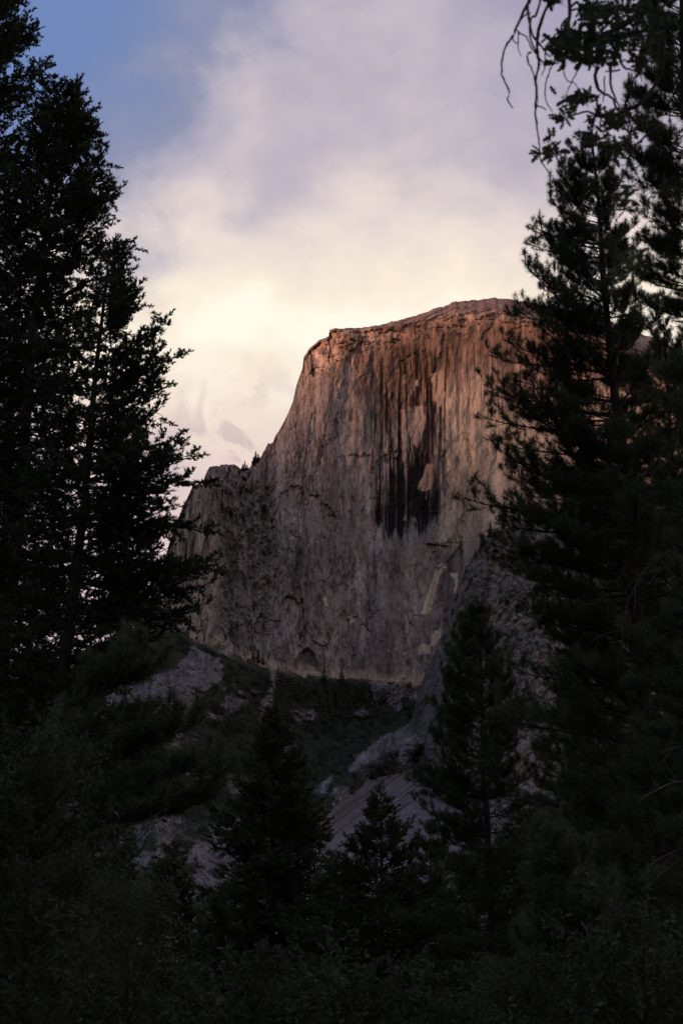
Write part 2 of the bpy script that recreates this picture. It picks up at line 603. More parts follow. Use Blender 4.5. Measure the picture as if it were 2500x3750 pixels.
    # long cracks
    cracks = [[(1262, 2232), (1230, 2270), (1200, 2330), (1185, 2390)], [(1278, 2250), (1270, 2340), (1262, 2440), (1250, 2480)],
              [(1690, 1810), (1680, 1900), (1685, 2050), (1680, 2200)],
              [(1350, 2270), (1370, 2240), (1410, 2228)], [(1000, 1800), (990, 2000), (1010, 2150), (1000, 2330), (980, 2440)],
              [(1120, 1650), (1105, 1800), (1130, 2000), (1120, 2200)], [(1640, 1870), (1690, 1810)], [(1600, 1990), (1690, 1990)],
              [(1240, 1420), (1250, 1500), (1225, 1620)], [(1370, 1900), (1375, 2080), (1372, 2240)],
              [(1690, 1990), (1760, 1950), (1830, 1935)], [(1700, 1520), (1725, 1640), (1712, 1760)], [(1150, 1260), (1115, 1330)]]
    crk = np.zeros(PX.shape)
    for c in cracks:
        jx = fbm(PX / 26, PY / 26, 4, 91, 0.6) * 13
        d = line_dist(PX + jx, PY + jx * 0.5, c)
        crk = np.maximum(crk, sstep(2.4, 0.5, d + 1.4 * fbm(PX / 13, PY / 13, 2, 93)))
    crk = crk * sstep(-0.35, 0.1, fbm(PX / 40, PY / 40, 3, 95))
    D = D + crk * 2.5

    # ---------------- colour of the rock itself
    C = np.empty(PX.shape + (3,))
    C[:] = (0.250, 0.216, 0.198)
    big = fbm(PX / 170, PY / 230, 4, 101)
    C *= (1 + 0.22 * big)[..., None]
    stre = fbm_axis(wx / 9.0, PY / 230, 5, 111, 0.7)
    stre2 = fbm_axis(wx / 26.0, PY / 420, 4, 121, 0.6)
    mott = fbm(PX / 16, PY / 24, 5, 131, 0.65)
    fine_ = fbm_axis(PX / 4.5, PY / 24, 4, 133, 0.8)
    C *= np.clip(1 + 0.36 * stre + 0.42 * stre2 + zone * (0.36 * mott + 0.50 * fine_) + 0.34 * (v0 - 0.5), 0.3, 2.0)[..., None]
    C *= np.clip(1 + 0.25 * terr + 0.25 * terr2 + zone * (0.34 * (v2 - 0.5) + 0.34 * (v1 - 0.5) - 0.35 * sstep(0.04, 0.0, e1) - 0.2 * sstep(0.05, 0.0, e2)) - 0.45 * sstep(0.018, 0.0, e0) - 0.4 * sstep(0.03, 0.0, np.abs(ramp_)) * sstep(0.0, 0.2, ramp2) - 0.35 * sstep(0.025, 0.0, np.abs(ramp2)) * sstep(0.0, 0.2, ramp_) + rimz * 0.7 * (v3 - 0.5) + 0.2 * np.round(fbm_axis(lean / 15, PY / 60, 3, 137, 0.7) * 3) / 3, 0.3, 2.0)[..., None]
    # paler, yellower, smoother wall on the right and on the pillar
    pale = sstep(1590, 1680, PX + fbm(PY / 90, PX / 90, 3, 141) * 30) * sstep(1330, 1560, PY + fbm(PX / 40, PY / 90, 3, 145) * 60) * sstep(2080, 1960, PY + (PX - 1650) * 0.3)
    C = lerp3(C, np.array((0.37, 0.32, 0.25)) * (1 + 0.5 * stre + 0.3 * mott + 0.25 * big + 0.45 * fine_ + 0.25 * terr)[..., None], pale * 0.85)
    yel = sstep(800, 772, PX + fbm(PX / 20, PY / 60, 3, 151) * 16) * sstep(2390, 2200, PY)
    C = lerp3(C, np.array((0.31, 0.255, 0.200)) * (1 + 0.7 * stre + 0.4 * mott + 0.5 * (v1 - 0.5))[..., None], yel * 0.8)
    # greyer and darker broken rock in the gully
    C = lerp3(C, np.array((0.200, 0.176, 0.162)) * (1 + 0.3 * mott + 0.4 * stre + 0.4 * (v1 - 0.5))[..., None], gul * 0.75)
    # browner upper wall
    brown = sstep(1500, 1280, PY + fbm(PX / 60, PY / 60, 3, 161) * 70)
    C = lerp3(C, C * np.array((1.08, 0.92, 0.82)), brown)
    # darker brown band under the rim on the right
    rim_brown = soft_poly(PX + fbm(PX / 30, PY / 50, 4, 171) * 30, PY + stre * 26,
                    [(1320, 1290), (1480, 1235), (1640, 1190), (1900, 1180), (2300, 1250), (2300, 1330), (1900, 1330), (1700, 1340), (1640, 1420), (1600, 1480), (1440, 1560), (1330, 1500), (1300, 1400)], 45)
    C = lerp3(C, np.array((0.115, 0.078, 0.064)) * (1 + 0.8 * stre + 0.5 * mott + 0.8 * (v2 - 0.5) + 1.1 * rimz * (v3 - 0.5))[..., None], rim_brown * 0.85)
    # thin vertical water streaks, strongest right of the great stain
    st = fbm_axis((PX + fbm(PX / 40, PY / 300, 2, 181) * 7) / 6.5, PY / 520, 4, 191, 0.75)
    m = sstep(0.02, 0.30, st) * sstep(1560, 1640, PX) * sstep(1230, 1290, PY) * sstep(1640, 1420, PY + fbm_axis(PX / 9, PY * 0, 3, 195) * 130)
    C = lerp3(C, np.array((0.070, 0.050, 0.046)) + 0 * C, m * 0.85)
    lite = sstep(0.10, 0.34, -st) * sstep(1560, 1620, PX) * sstep(1250, 1320, PY) * sstep(1600, 1400, PY)
    C = lerp3(C, np.array((0.36, 0.27, 0.21)) + 0 * C, lite * 0.6)
    # general faint streaks all over the lower wall
    m = sstep(0.05, 0.45, stre) * sstep(1250, 1400, PX) * sstep(1880, 1980, PY) * 0.5
    C = lerp3(C, C * 0.45, m)
    # the great black stain: streaks hanging from the recess, ragged at both ends
    sx = PX + fbm_axis(PX / 14, PY / 260, 3, 201) * 16
    body = soft_poly(sx, PY + fbm_axis(PX / 7.0, PX * 0, 4, 205, 0.7) * (42 + 36 * sstep(1850, 1720, PY)) + fbm(PX / 50, PX * 0, 2, 206) * 70,
                     [(1400, 1560), (1404, 1440), (1445, 1400), (1490, 1450), (1500, 1560), (1530, 1500), (1560, 1380), (1590, 1370),
                      (1602, 1500), (1598, 1640), (1560, 1700), (1590, 1790), (1612, 1860), (1604, 1900), (1560, 1950), (1500, 1925), (1440, 1950), (1400, 1905), (1372, 1860),
                      (1385, 1780), (1395, 1660)], 16)
    sn = fbm_axis(PX / 10, PY / 400, 4, 211, 0.85)
    core = soft_poly(sx, PY + sn * (80 + 70 * sstep(1850, 1720, PY)) + fbm(PX / 45, PX * 0, 2, 207) * 80 + fine_ * 40, [(1425, 1700), (1450, 1620), (1500, 1690), (1530, 1720), (1562, 1560), (1580, 1480), (1590, 1680), (1540, 1760), (1530, 1830),
                                         (1595, 1850), (1600, 1890), (1550, 1930), (1490, 1905), (1430, 1925), (1390, 1870), (1425, 1760)], 30)
    mk = np.clip(body * sstep(-0.08, 0.10, sn + 0.35 * core - 0.03 * sstep(1620, 1480, PY) + 0.12 * sstep(1650, 1750, PY)) + core * 0.9, 0, 1)
    mk = mk * (1 - 0.45 * sstep(0.12, 0.32, fbm_axis(PX / 9, PY / 380, 3, 218, 0.8)))
    C = lerp3(C, np.array((0.013, 0.011, 0.013)) * (1 + 0.5 * mott)[..., None], np.clip(mk, 0, 1) * 0.97)
    halo = soft_poly(PX, PY + 40 * stre, [(1340, 1400), (1430, 1290), (1660, 1260), (1660, 1520), (1610, 1920), (1360, 1920)], 45)
    thin = fbm_axis(PX / 8 + fbm(PX / 60, PY / 200, 2, 216) * 0.8, PY / 260, 3, 215, 0.8)
    C = lerp3(C, C * 0.14, halo * sstep(0.02, 0.20, thin) * 0.95)
    C = lerp3(C, np.array((0.013, 0.011, 0.013)) * (1 + 0.5 * mott)[..., None], np.clip(mk, 0, 1) * 0.8)
    # lighter rock slabs standing in the stain
    for poly in [[(1515, 1490), (1548, 1485), (1552, 1560), (1530, 1640), (1512, 1620), (1520, 1560)], [(1468, 1500), (1482, 1500), (1485, 1640), (1474, 1640)],
                 [(1495, 1490), (1506, 1495), (1508, 1600), (1498, 1600)], [(1578, 1370), (1618, 1352), (1622, 1470), (1605, 1500), (1585, 1450)],
                 [(1472, 1380), (1485, 1370), (1486, 1400), (1474, 1410)], [(1515, 1395), (1532, 1390), (1535, 1412), (1518, 1415)],
                 [(1530, 1790), (1560, 1700), (1585, 1700), (1580, 1790), (1545, 1800)], [(1475, 1905), (1486, 1880), (1490, 1905)], [(1505, 1900), (1520, 1895), (1522, 1912)]]:
        mm = soft_poly(PX + fbm(PX / 10, PY / 30, 2, 221) * 5, PY, poly, 4)
        C = lerp3(C, np.array((0.30, 0.23, 0.19)) * (1 + 0.3 * stre)[..., None], mm * 0.85)
    # darker patches on the pale wall and lower wall
    for poly, k in [([(1590, 1800), (1640, 1770), (1620, 1850), (1570, 1900)], 0.6), ([(1600, 2030), (1690, 2000), (1690, 2240), (1640, 2320), (1590, 2280)], 0.45),
                    ([(1075, 2460), (1095, 2395), (1125, 2372), (1150, 2395), (1170, 2460)], 0.5), ([(1380, 1930), (1600, 1930), (1600, 2120), (1400, 2200)], 0.22),
                    ([(1600, 1330), (1640, 1300), (1760, 1330), (1700, 1370)], 0.3)]:
        mm = soft_poly(PX + fbm(PX / 30, PY / 30, 3, 231) * 20, PY + fbm(PX / 30, PY / 30, 3, 232) * 20, poly, 22)
        C = lerp3(C, C * 0.35 + np.array((0.0, 0.001, 0.004)), mm * k)
    # fresh pale scars where flakes have fallen
    for poly in [[(1604, 2072), (1632, 2060), (1630, 2084), (1610, 2104), (1598, 2156), (1578, 2226), (1558, 2256), (1540, 2244), (1558, 2196), (1580, 2136), (1592, 2095)],
                 [(1643, 2098), (1675, 2098), (1678, 2120), (1670, 2172), (1664, 2168), (1664, 2120)], [(1530, 2362), (1575, 2358), (1570, 2395), (1535, 2398)],
                 [(1578, 2330), (1600, 2305), (1616, 2303), (1612, 2330), (1590, 2372), (1578, 2360)], [(1274, 2258), (1292, 2252), (1296, 2275), (1285, 2283)],
                 [(1185, 2190), (1198, 2180), (1200, 2215), (1190, 2218)], [(1580, 2060), (1600, 2000), (1600, 1950), (1640, 1870), (1660, 1870), (1650, 1960), (1600, 2010)]]:
        mm = soft_poly(PX + fbm(PX / 9, PY / 12, 3, 241) * 5, PY + fbm(PX / 9, PY / 9, 3, 242) * 5, poly, 3)
        C = lerp3(C, np.array((0.58, 0.50, 0.40)) + 0 * C, mm * (0.85 if poly[0][1] > 2061 else 0.35))
    # pale dusty foot of the wall
    bl = ramp1(BASE, PX)
    ft = sstep(46, 12, bl - PY + fbm(PX / 22, PY / 30, 4, 251) * 26) * sstep(560, 700, PX)
    C = lerp3(C, np.array((0.42, 0.345, 0.26)) * (1 + 0.35 * mott)[..., None], ft * 0.75)
    # cracks drawn darker than the rock around them
    C = lerp3(C, C * 0.4, crk * 0.7)
    # weathered grey cap
    C = lerp3(C, np.array((0.175, 0.120, 0.098)) * (1 + 1.1 * lay + 0.45 * mott)[..., None], sstep(0.0, 0.5, tcap) * 0.7)
    C = np.clip(C, 0.009, 0.6)

    X, Yw, Zw = at(PX, PY, D)
    # back of the mountain: rolls over behind the outline and falls away
    s = np.linspace(0, 1, nback + 1)[1:]
    xb, yb, zb = X[-1], Yw[-1], Zw[-1]
    run = (1500 * s ** 1.7)[:, None]
    slope = ramp1([(380, 1.6), (1000, 1.4), (1250, 0.55), (1700, 0.42), (2800, 0.5)], px1)[None]
    off = (xb - np.interp(1650, px1, xb))[None]
    XB = xb[None] + 0 * run - off * 0.25 * (run / 1500)
    YB = yb[None] + run
    ZB = zb[None] - slope * run - 0.00012 * run ** 2 + 0 * off
    mott_b = fbm(XB / 60, YB / 60, 4, 261)
    ZB = ZB + mott_b * 5 * np.minimum(1, run / 60)
    CB = np.empty(XB.shape + (3,))
    CB[:] = (0.23, 0.18, 0.15)
    CB *= (1 + 0.3 * mott_b)[..., None]
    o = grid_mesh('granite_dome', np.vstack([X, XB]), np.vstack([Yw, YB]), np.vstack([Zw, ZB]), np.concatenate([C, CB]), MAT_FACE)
    tag(o, kind='structure')
    return o


BUT = [(1440, 2760), (1490, 2680), (1515, 2610), (1530, 2530), (1585, 2400), (1640, 2270), (1672, 2180), (1690, 2100), (1730, 2040), (1790, 1962), (1850, 1930), (1930, 1905),
       (2100, 1850), (2300, 1800), (2800, 1700)]


def build_buttress():
    """The darker ridge that comes down in front of the wall on the right."""
    px1 = np.linspace(1440, 2800, 420)
    rim = ramp1(BUT, px1) + fbm(px1 / 30, px1 * 0, 4, 301) * 12
    nf, nb = 420, 20
    v = np.linspace(0, 1, nf)[:, None]
    base = ramp1([(1440, 2800), (1600, 3150), (2000, 3450), (2800, 3500)], px1)
    PX = np.repeat(px1[None], nf, 0)
    PY = base[None] + (rim - base)[None] * v
    below = PY - rim[None]
    D = 3230 - np.clip(PX - 1440, 0, 900) * 0.18 - below * 0.34 + (1 - np.exp(-below / 30)) * -25
    wx = PX + PY * 0.45
    wy = PY - PX * 0.45
    D = D + fbm(wx / 60, wy / 150, 6, 311, 0.6) * 20 - fbm(wx / 40, wy / 90, 5, 321, 0.6, True) * 7
    e, vv = cell((wx + fbm(PX / 30, PY / 30, 3, 325) * 20) / 34, wy / 90, 331)
    D = D + (vv - 0.5) * 4 + fbm(PX / 10, PY / 12, 4, 335, 0.65) * 4
    C = np.empty(PX.shape + (3,))
    C[:] = (0.128, 0.118, 0.108)
    mott = fbm(PX / 14, PY / 18, 5, 341, 0.65)
    stre = fbm_axis(PX / 12, PY / 90, 5, 351, 0.7)
    C *= (1 + 0.6 * mott + 0.4 * stre + 0.35 * (vv - 0.5) + 0.5 * fbm(PX / 5, PY / 7, 3, 343, 0.7))[..., None]
    tan = sstep(0.05, 0.35, fbm(PX / 70, PY / 90, 4, 361) + sstep(1780, 1900, PX) * 0.25 - 0.05)
    C = lerp3(C, np.array((0.24, 0.20, 0.17)) * (1 + 0.45 * stre + 0.3 * mott)[..., None], tan * 0.75)
    spots = sstep(0.20, 0.36, fbm(PX / 13, PY / 6, 4, 365, 0.6)) * sstep(1600, 1700, PX)
    C = lerp3(C, np.array((0.36, 0.31, 0.26)) + 0 * C, spots * 0.6)
    veg = sstep(0.10, 0.18, fbm(PX / 15, PY / 13, 5, 371, 0.65) - 0.02 + 0.25 * sstep(60, 0, below) * sstep(1600, 1750, PX))
    C = lerp3(C, np.array((0.028, 0.036, 0.024)) + 0 * C, veg * 0.85)
    slab = soft_poly(PX, PY, [(1500, 2500), (1620, 2420), (1640, 2700), (1560, 2760), (1470, 2760)], 25)
    C = lerp3(C, np.array((0.125, 0.120, 0.122)) * (1 + 0.3 * stre)[..., None], slab * 0.7)
    C = np.clip(C * 0.86, 0.012, 0.6)
    X, Yw, Zw = at(PX, PY, D)
    s = np.linspace(0, 1, nb + 1)[1:][:, None]
    run = 140 * s
    XB = X[-1][None] + 0.5 * run
    YB = Yw[-1][None] + run
    ZB = Zw[-1][None] - 0.5 * run - run ** 2 * 0.01
    CB = np.repeat(C[-1][None], nb, 0)
    return tag(grid_mesh('rock_buttress', np.vstack([X, XB]), np.vstack([Yw, YB]), np.vstack([Zw, ZB]), np.concatenate([C, CB]), MAT_SLOPE),
               kind='structure')


def slope_depth(PX, PY):
    top = ramp1([(-900, 2520), (0, 2450), (300, 2385), (500, 2300), (560, 2240)] + [(b[0], b[1]) for b in BASE[2:]], PX)
    b = PY - top
    D = 3375 + (PX - 1250) * 0.10 - b * 1.0 - b ** 2 * 0.00045
    # bowl: gently hollowed behind the spur
    D = D + 120 * np.exp(-((PX - 1250) / 260) ** 2 - ((PY - 2640) / 120) ** 2)
    D = D - 130 * np.exp(-((PX - 650) / 190) ** 2 - ((PY - 2560) / 150) ** 2)
    # the long slabby spur running down to the left from the buttress
    D = np.maximum(D, 1300 - (PY - 3600) * 0.25)
    sp = line_dist(PX, PY, [(1700, 2650), (1500, 2720), (1360, 2800), (1250, 2900), (1160, 3020), (1080, 3150)])
    D = D - 90 * np.exp(-(sp / 60) ** 2)
    return D, b


def slope_fields(PX, PY):
    """Vegetation amount (0 rock, 1 brush) over the slope, from regions read off the photograph."""
    jx = fbm(PX / 45, PY / 35, 5, 401, 0.6) * 32
    jy = fbm(PX / 40, PY / 30, 5, 402, 0.6) * 24
    veg = 0.66 + fbm(PX / 62, PY / 42, 6, 411, 0.65) * 0.95
    P = lambda pts: [Z2(*p) for p in pts]
    S = lambda pts, s: soft_poly(PX + jx, PY + jy, P(pts), s)
    bowl = S([(480, 562), (620, 600), (700, 606), (890, 618), (905, 690), (1070, 690), (1050, 790), (950, 835), (860, 880), (790, 960), (640, 950), (590, 850), (500, 900), (480, 740), (500, 650)], 12)
    veg = np.maximum(veg, bowl * (0.98 + 0.35 * fbm(PX / 30, PY / 16, 4, 421)))
    strip = S([(60, 420), (210, 455), (350, 530), (500, 560), (510, 640), (440, 700), (360, 620), (300, 520), (210, 480), (180, 560), (0, 600), (-200, 560), (-300, 430)], 12)
    veg = np.maximum(veg, strip)
    low = S([(200, 790), (450, 700), (500, 900), (420, 1000), (250, 900)], 20)
    veg = np.maximum(veg, low * 0.85)
    knob = S([(190, 520), (220, 488), (280, 520), (350, 560), (330, 610), (290, 640), (250, 680), (200, 720), (180, 790), (100, 820), (20, 800), (-200, 760), (-200, 640), (60, 640), (120, 590)], 10)
    veg = veg * (1 - 0.85 * knob)
    for pts in [[(330, 670), (385, 680), (375, 740), (335, 720)], [(820, 725), (870, 725), (900, 758), (820, 755)], [(600, 735), (720, 745), (700, 770), (600, 765)],
                [(505, 560), (535, 580), (530, 680), (500, 760), (460, 800), (480, 720), (510, 640)], [(440, 650), (480, 650), (480, 670), (440, 670)],
                [(890, 640), (1060, 620), (1060, 690), (905, 690)], [(960, 700), (1040, 690), (1000, 740)], [(840, 905), (905, 880), (870, 935), (845, 930)],
                [(740, 985), (755, 1000), (710, 1050), (700, 1030)], [(280, 745), (330, 745), (330, 775), (280, 775)]]:
        veg = veg * (1 - 0.85 * S(pts, 8))
    slab = soft_poly(PX + jx * 0.5, PY + jy * 0.5, P([(1200, 985), (1040, 975), (940, 985), (880, 1010), (730, 1130), (600, 1260), (560, 1400), (1100, 1400), (1300, 1200)]), 10)
    veg = veg * (1 - 0.95 * slab)
    spur = soft_poly(PX + jx * 0.6, PY + jy * 0.6, P([(1100, 690), (1050, 780), (950, 830), (870, 890), (800, 960), (830, 970), (900, 920), (1000, 880), (1120, 860)]), 8)
    veg = veg * (1 - 0.7 * spur)
    gen = sstep(2950, 3150, PY) * sstep(1250, 1100, PX)
    veg = veg - 0.20 * gen
    return veg, slab, knob, bowl


def build_slope():
    nx, ny = 640, 640
    px1 = np.concatenate([np.linspace(-900, 350, 90)[:-1], np.linspace(350, 1800, nx - 160), np.linspace(1800, 2900, 72)[1:]])
    top = ramp1([(-900, 2520), (0, 2450), (300, 2385), (500, 2300), (560, 2240)] + [(b[0], b[1]) for b in BASE[2:]], px1)
    top = top + fbm(px1 / 30, px1 * 0, 4, 431) * 9
    v = np.linspace(0, 1, ny)[:, None]
    bot = 4300.0
    PX = np.repeat(px1[None], ny, 0)
    PY = bot + (top[None] - bot) * v
    D, b = slope_depth(PX, PY)
    veg, slab, knob, bowl = slope_fields(PX, PY)
    # rock relief: strata dip from upper left to lower right on the left, the other way on the slabs
    dip = np.where(PX < 1150, 0.55, -0.75)
    u = PX + PY * 0.3
    w = PY - PX * dip
    calm = 1 - 0.75 * slab
    m = sstep(0.42, 0.60, veg)
    calm = calm * (1 - 0.75 * m)
    D = D + calm * (fbm(u / 120, w / 70, 7, 441, 0.62) * 50 - fbm(u / 50, w / 22, 6, 451, 0.65, True) * 9)
    D = D + calm * np.floor(fbm(u / 60, w / 22, 4, 455, 0.6) * 6) / 6 * 7
    e, vv = cell((u + fbm(PX / 30, PY / 30, 3, 461) * 18) / 42, (w + fbm(PX / 30, PY / 30, 3, 462) * 12) / 20, 471)
    D = D + calm * (vv - 0.5) * 2.5
    ws = PY + PX * 0.72
    D = D + slab * fbm_axis(ws / 12, u / 300, 4, 481, 0.65) * 9
    D = D - m * (4 + 6 * fbm(PX / 9, PY / 7, 3, 491, 0.7))
    C = np.empty(PX.shape + (3,))
    C[:] = (0.170, 0.156, 0.154)
    mott = fbm(PX / 15, PY / 11, 5, 501, 0.65)
    C *= (1 + 0.7 * mott + 0.25 * (vv - 0.5) + 0.45 * fbm(u / 9, w / 4, 4, 503, 0.7) + 0.3 * fbm(PX / 100, PY / 80, 3, 505))[..., None]
    bright = sstep(0.25, 0.5, fbm(u / 26, w / 9, 5, 511, 0.65)) * (1 - slab)
    C = lerp3(C, np.array((0.36, 0.325, 0.305)) + 0 * C, bright * 0.75)
    dark = sstep(0.15, 0.5, fbm_axis(PX / 14, PY / 60, 4, 521, 0.6)) * (1 - slab)
    seam = sstep(0.06, 0.0, np.abs(fbm_axis(u / 120, (w + fbm(PX / 40, PY / 40, 3, 523) * 14) / 13, 3, 522, 0.7))) * (1 - slab)
    C = lerp3(C, C * 0.35, seam * 0.75)
    C = lerp3(C, C * 0.45, dark * 0.7)
    sl = np.array((0.170, 0.160, 0.168)) * (1 + 0.75 * fbm_axis(ws / 6, u / 240, 4, 531, 0.7) + 0.18 * mott)[..., None]
    C = lerp3(C, sl, slab * 0.9)
    vc = np.array((0.036, 0.042, 0.027)) * (1 + 0.5 * fbm(PX / 13, PY / 9, 4, 541, 0.6))[..., None]
    C = lerp3(C, vc, m * 0.97)
    foot = sstep(24, 6, b) * sstep(600, 720, PX) * (1 - sstep(0.5, 0.9, veg) * 0.8)
    C = lerp3(C, np.array((0.36, 0.30, 0.23)) + 0 * C, foot * 0.5)
    for pts in [[(840, 905), (905, 878), (875, 930), (848, 930)], [(738, 985), (757, 998), (712, 1052), (700, 1030)],
                [(508, 560), (528, 580), (530, 680), (500, 760), (466, 800), (480, 740), (512, 640)], [(900, 860), (980, 815), (975, 830), (915, 868)]]:
        mm = soft_poly(PX + fbm(PX / 8, PY / 8, 3, 551) * 12, PY + fbm(PX / 8, PY / 8, 3, 552) * 12, [Z2(*p) for p in pts], 5)
        C = lerp3(C, np.array((0.36, 0.32, 0.30)) + 0 * C, mm * 0.7 * sstep(-0.2, 0.15, fbm(PX / 9, PY / 7, 3, 553)))
    C = np.clip(C * 0.82, 0.012, 0.6)
    X, Yw, Zw = at(PX, PY, D)
    # skirt: top row turns down behind so that the sheet has an edge of real depth
    XB = X[-1][None].repeat(3, 0)
    YB = Yw[-1][None] + np.array([6, 25, 60])[:, None]
    ZB = Zw[-1][None] - np.array([6, 60, 200])[:, None]
    CB = np.repeat(C[-1][None], 3, 0)
    return tag(grid_mesh('mountain_slope', np.vstack([X, XB]), np.vstack([Yw, YB]), np.vstack([Zw, ZB]), np.concatenate([C, CB]), MAT_SLOPE),
               kind='structure')


def build_valley():
    """Valley floor and the far valley walls around and behind the camera; unseen walls shaped to block the low sun from valley and lower cliff."""
    r = np.concatenate([np.linspace(0, 300, 20), np.linspace(300, 9000, 110)[1:]])
    a = np.linspace(0, 2 * math.pi, 241)
    RR, AA = np.meshgrid(r, a, indexing='ij')
    X = RR * np.sin(AA)
    Y = RR * np.cos(AA)
    az = np.degrees(AA)
    front = sstep(48, 95, np.minimum(az, 360 - az))          # 1 away from the view direction
    H = front * sstep(1500, 4000, RR) * (1484 + 60 * fbm(X / 900, Y / 900, 4, 601))
    H = H + front * sstep(1200, 2500, RR) * fbm(X / 420, Y / 420, 5, 603) * 90
    H = H * (1 - 0.55 * sstep(4300, 8000, RR))
    H = H + fbm(X / 60, Y / 60, 3, 605) * 0.8 * sstep(20, 200, RR)
    C = np.empty(X.shape + (3,))
    C[:] = (0.05, 0.05, 0.035)
    C = lerp3(C, np.array((0.12, 0.11, 0.10)) + 0 * C, sstep(300, 900, H))
    C *= (1 + 0.3 * fbm(X / 50, Y / 50, 4, 607))[..., None]
    return tag(grid_mesh('valley_floor_and_sun_block', X, Y, H, C, MAT_SLOPE), kind='structure')


build_dome()
build_buttress()
build_slope()
build_valley()


# ================================================================== CONIFERS ON THE MOUNTAIN
def far_conifer(seed, h=1.0, tiers=9, n=9):
    rnd = random.Random(seed)
    mb = MB()
    for i in range(tiers):
        z = 0.10 + 0.86 * i / (tiers - 1)
        r = 0.19 * (1 - z) ** 0.8 + 0.012
        for k in range(n):
            a = 2 * math.pi * (k + rnd.random()) / n
            rr = r * rnd.uniform(0.6, 1.25)
            d = Vector((math.cos(a), math.sin(a), 0))
            s = Vector((-math.sin(a), math.cos(a), 0)) * rr * 0.35
            t = Vector((0, 0, z + 0.10))
            e = d * rr + Vector((0, 0, z - 0.03 * rnd.random()))
            mb.tri(t, e + s, e - s)
    mb.tri(Vector((0.01, 0, 0.9)), Vector((-0.01, 0, 0.9)), Vector((0, 0, 1.03)))
    for v in mb.v:
        v *= h
    return mb


def slope_point(px, py):
    D, b = slope_depth(np.array([float(px)]), np.array([float(py)]))
    return Vector(at(px, py, float(D[0]) - 14))


far_meshes = [far_conifer(s).mesh('conifer_crown', MAT_FAR) for s in range(5)]
far_trunk = MB()
far_trunk.tube([Vector((0, 0, -0.3)), Vector((0, 0, 0.5)), Vector((0, 0, 0.98))], [0.018, 0.011, 0.002], 4)
far_trunk = far_trunk.mesh('conifer_trunk', MAT_BARK)


def far_tree(name, p, h, label, group, seed, wide=1.0):
    o = bpy.data.objects.new(name, None)
    o.empty_display_size = 1
    o.location = p
    o.scale = (h * wide, h * wide, h)
    o.rotation_euler = (0, 0, seed * 1.7)
    col.objects.link(o)
    tag(o, label, 'tree', group)
    link('trunk', far_trunk, o)
    tag(link('crown', far_meshes[seed % 5], o), kind='stuff')
    return o


rnd = random.Random(8)
# trees one can tell apart on the ledge under the wall: (px, py of foot, height in m)
for i, (px, py, h, lab) in enumerate([
        (926, 2428, 24, 'left one of the dark conifers standing close together at the wall foot'),
        (945, 2432, 27, 'tall conifer in the middle of the pair at the wall foot'),
        (962, 2436, 20, 'short conifer just right of the pair at the wall foot'),
        (1187, 2500, 34, 'tallest lone conifer against the pale foot of the wall'),
        (1250, 2508, 31, 'lone conifer right of the tallest one at the pale wall foot'),
        (1236, 2560, 28, 'slim conifer just below the pale wall foot'),
        (690, 2330, 20, 'small conifer where the wall foot meets the left tree line'),
        (1130, 2560, 26, 'conifer at the upper left of the brushy bowl'),
        (1290, 2575, 22, 'conifer in the upper middle of the brushy bowl'),
        (1480, 2600, 30, 'conifer at the right end of the bowl beside the buttress'),
        (1500, 2630, 26, 'lower conifer at the right end of the bowl beside the buttress')]):
    far_tree('ledge_conifer', slope_point(px, py), h, lab, 'conifers along the foot of the wall', i)
for i, (px, py, h) in enumerate([(936, 1688, 11), (928, 1697, 8), (896, 1716, 9), (888, 1719, 7), (905, 1716, 6), (945, 1680, 7)]):
    p = vat(px, py + 8, 3400 + (px - 1250) * .10 + 40)
    far_tree('summit_conifer', p, h * 2.0, ['tallest of the tiny conifers on the notched skyline, right of the notch', 'tiny conifer close below the tallest one on the notched skyline',
              'tiny conifer at the left end of the notch in the skyline', 'smallest tiny conifer at the bottom of the skyline notch',
              'tiny conifer in the middle of the skyline notch', 'tiny conifer highest up the shoulder, nearest the dome'][i], 'tiny skyline conifers', i, 1.5)
for i, (px, py, h) in enumerate([(1795, 1965, 26), (1770, 2000, 22), (1760, 2010, 16), (1740, 2040, 15), (1705, 2110, 18), (1672, 2200, 16), (1655, 2250, 13), (1845, 1935, 20), (1900, 1915, 24), (1880, 1925, 18)]):
    p = vat(px, py + 4, 3210 - (px - 1440) * .18)
    far_tree('ridge_conifer', p, h * 1.05, ['broad conifer leading the row on the buttress crest', 'second conifer down the buttress crest, just left of the broad one', 'short conifer close beside the second one on the crest',
              'conifer halfway down the steep buttress crest', 'lone conifer on the steep part of the buttress crest', 'small conifer low on the buttress crest above the bushy pine',
              'lowest and smallest conifer on the buttress crest', 'conifer right of the broad one on the buttress crest', 'tallest rear conifer at the right end of the buttress crest', 'conifer just left of the tallest rear one on the crest'][i], 'conifers on the buttress crest', i, 1.3)


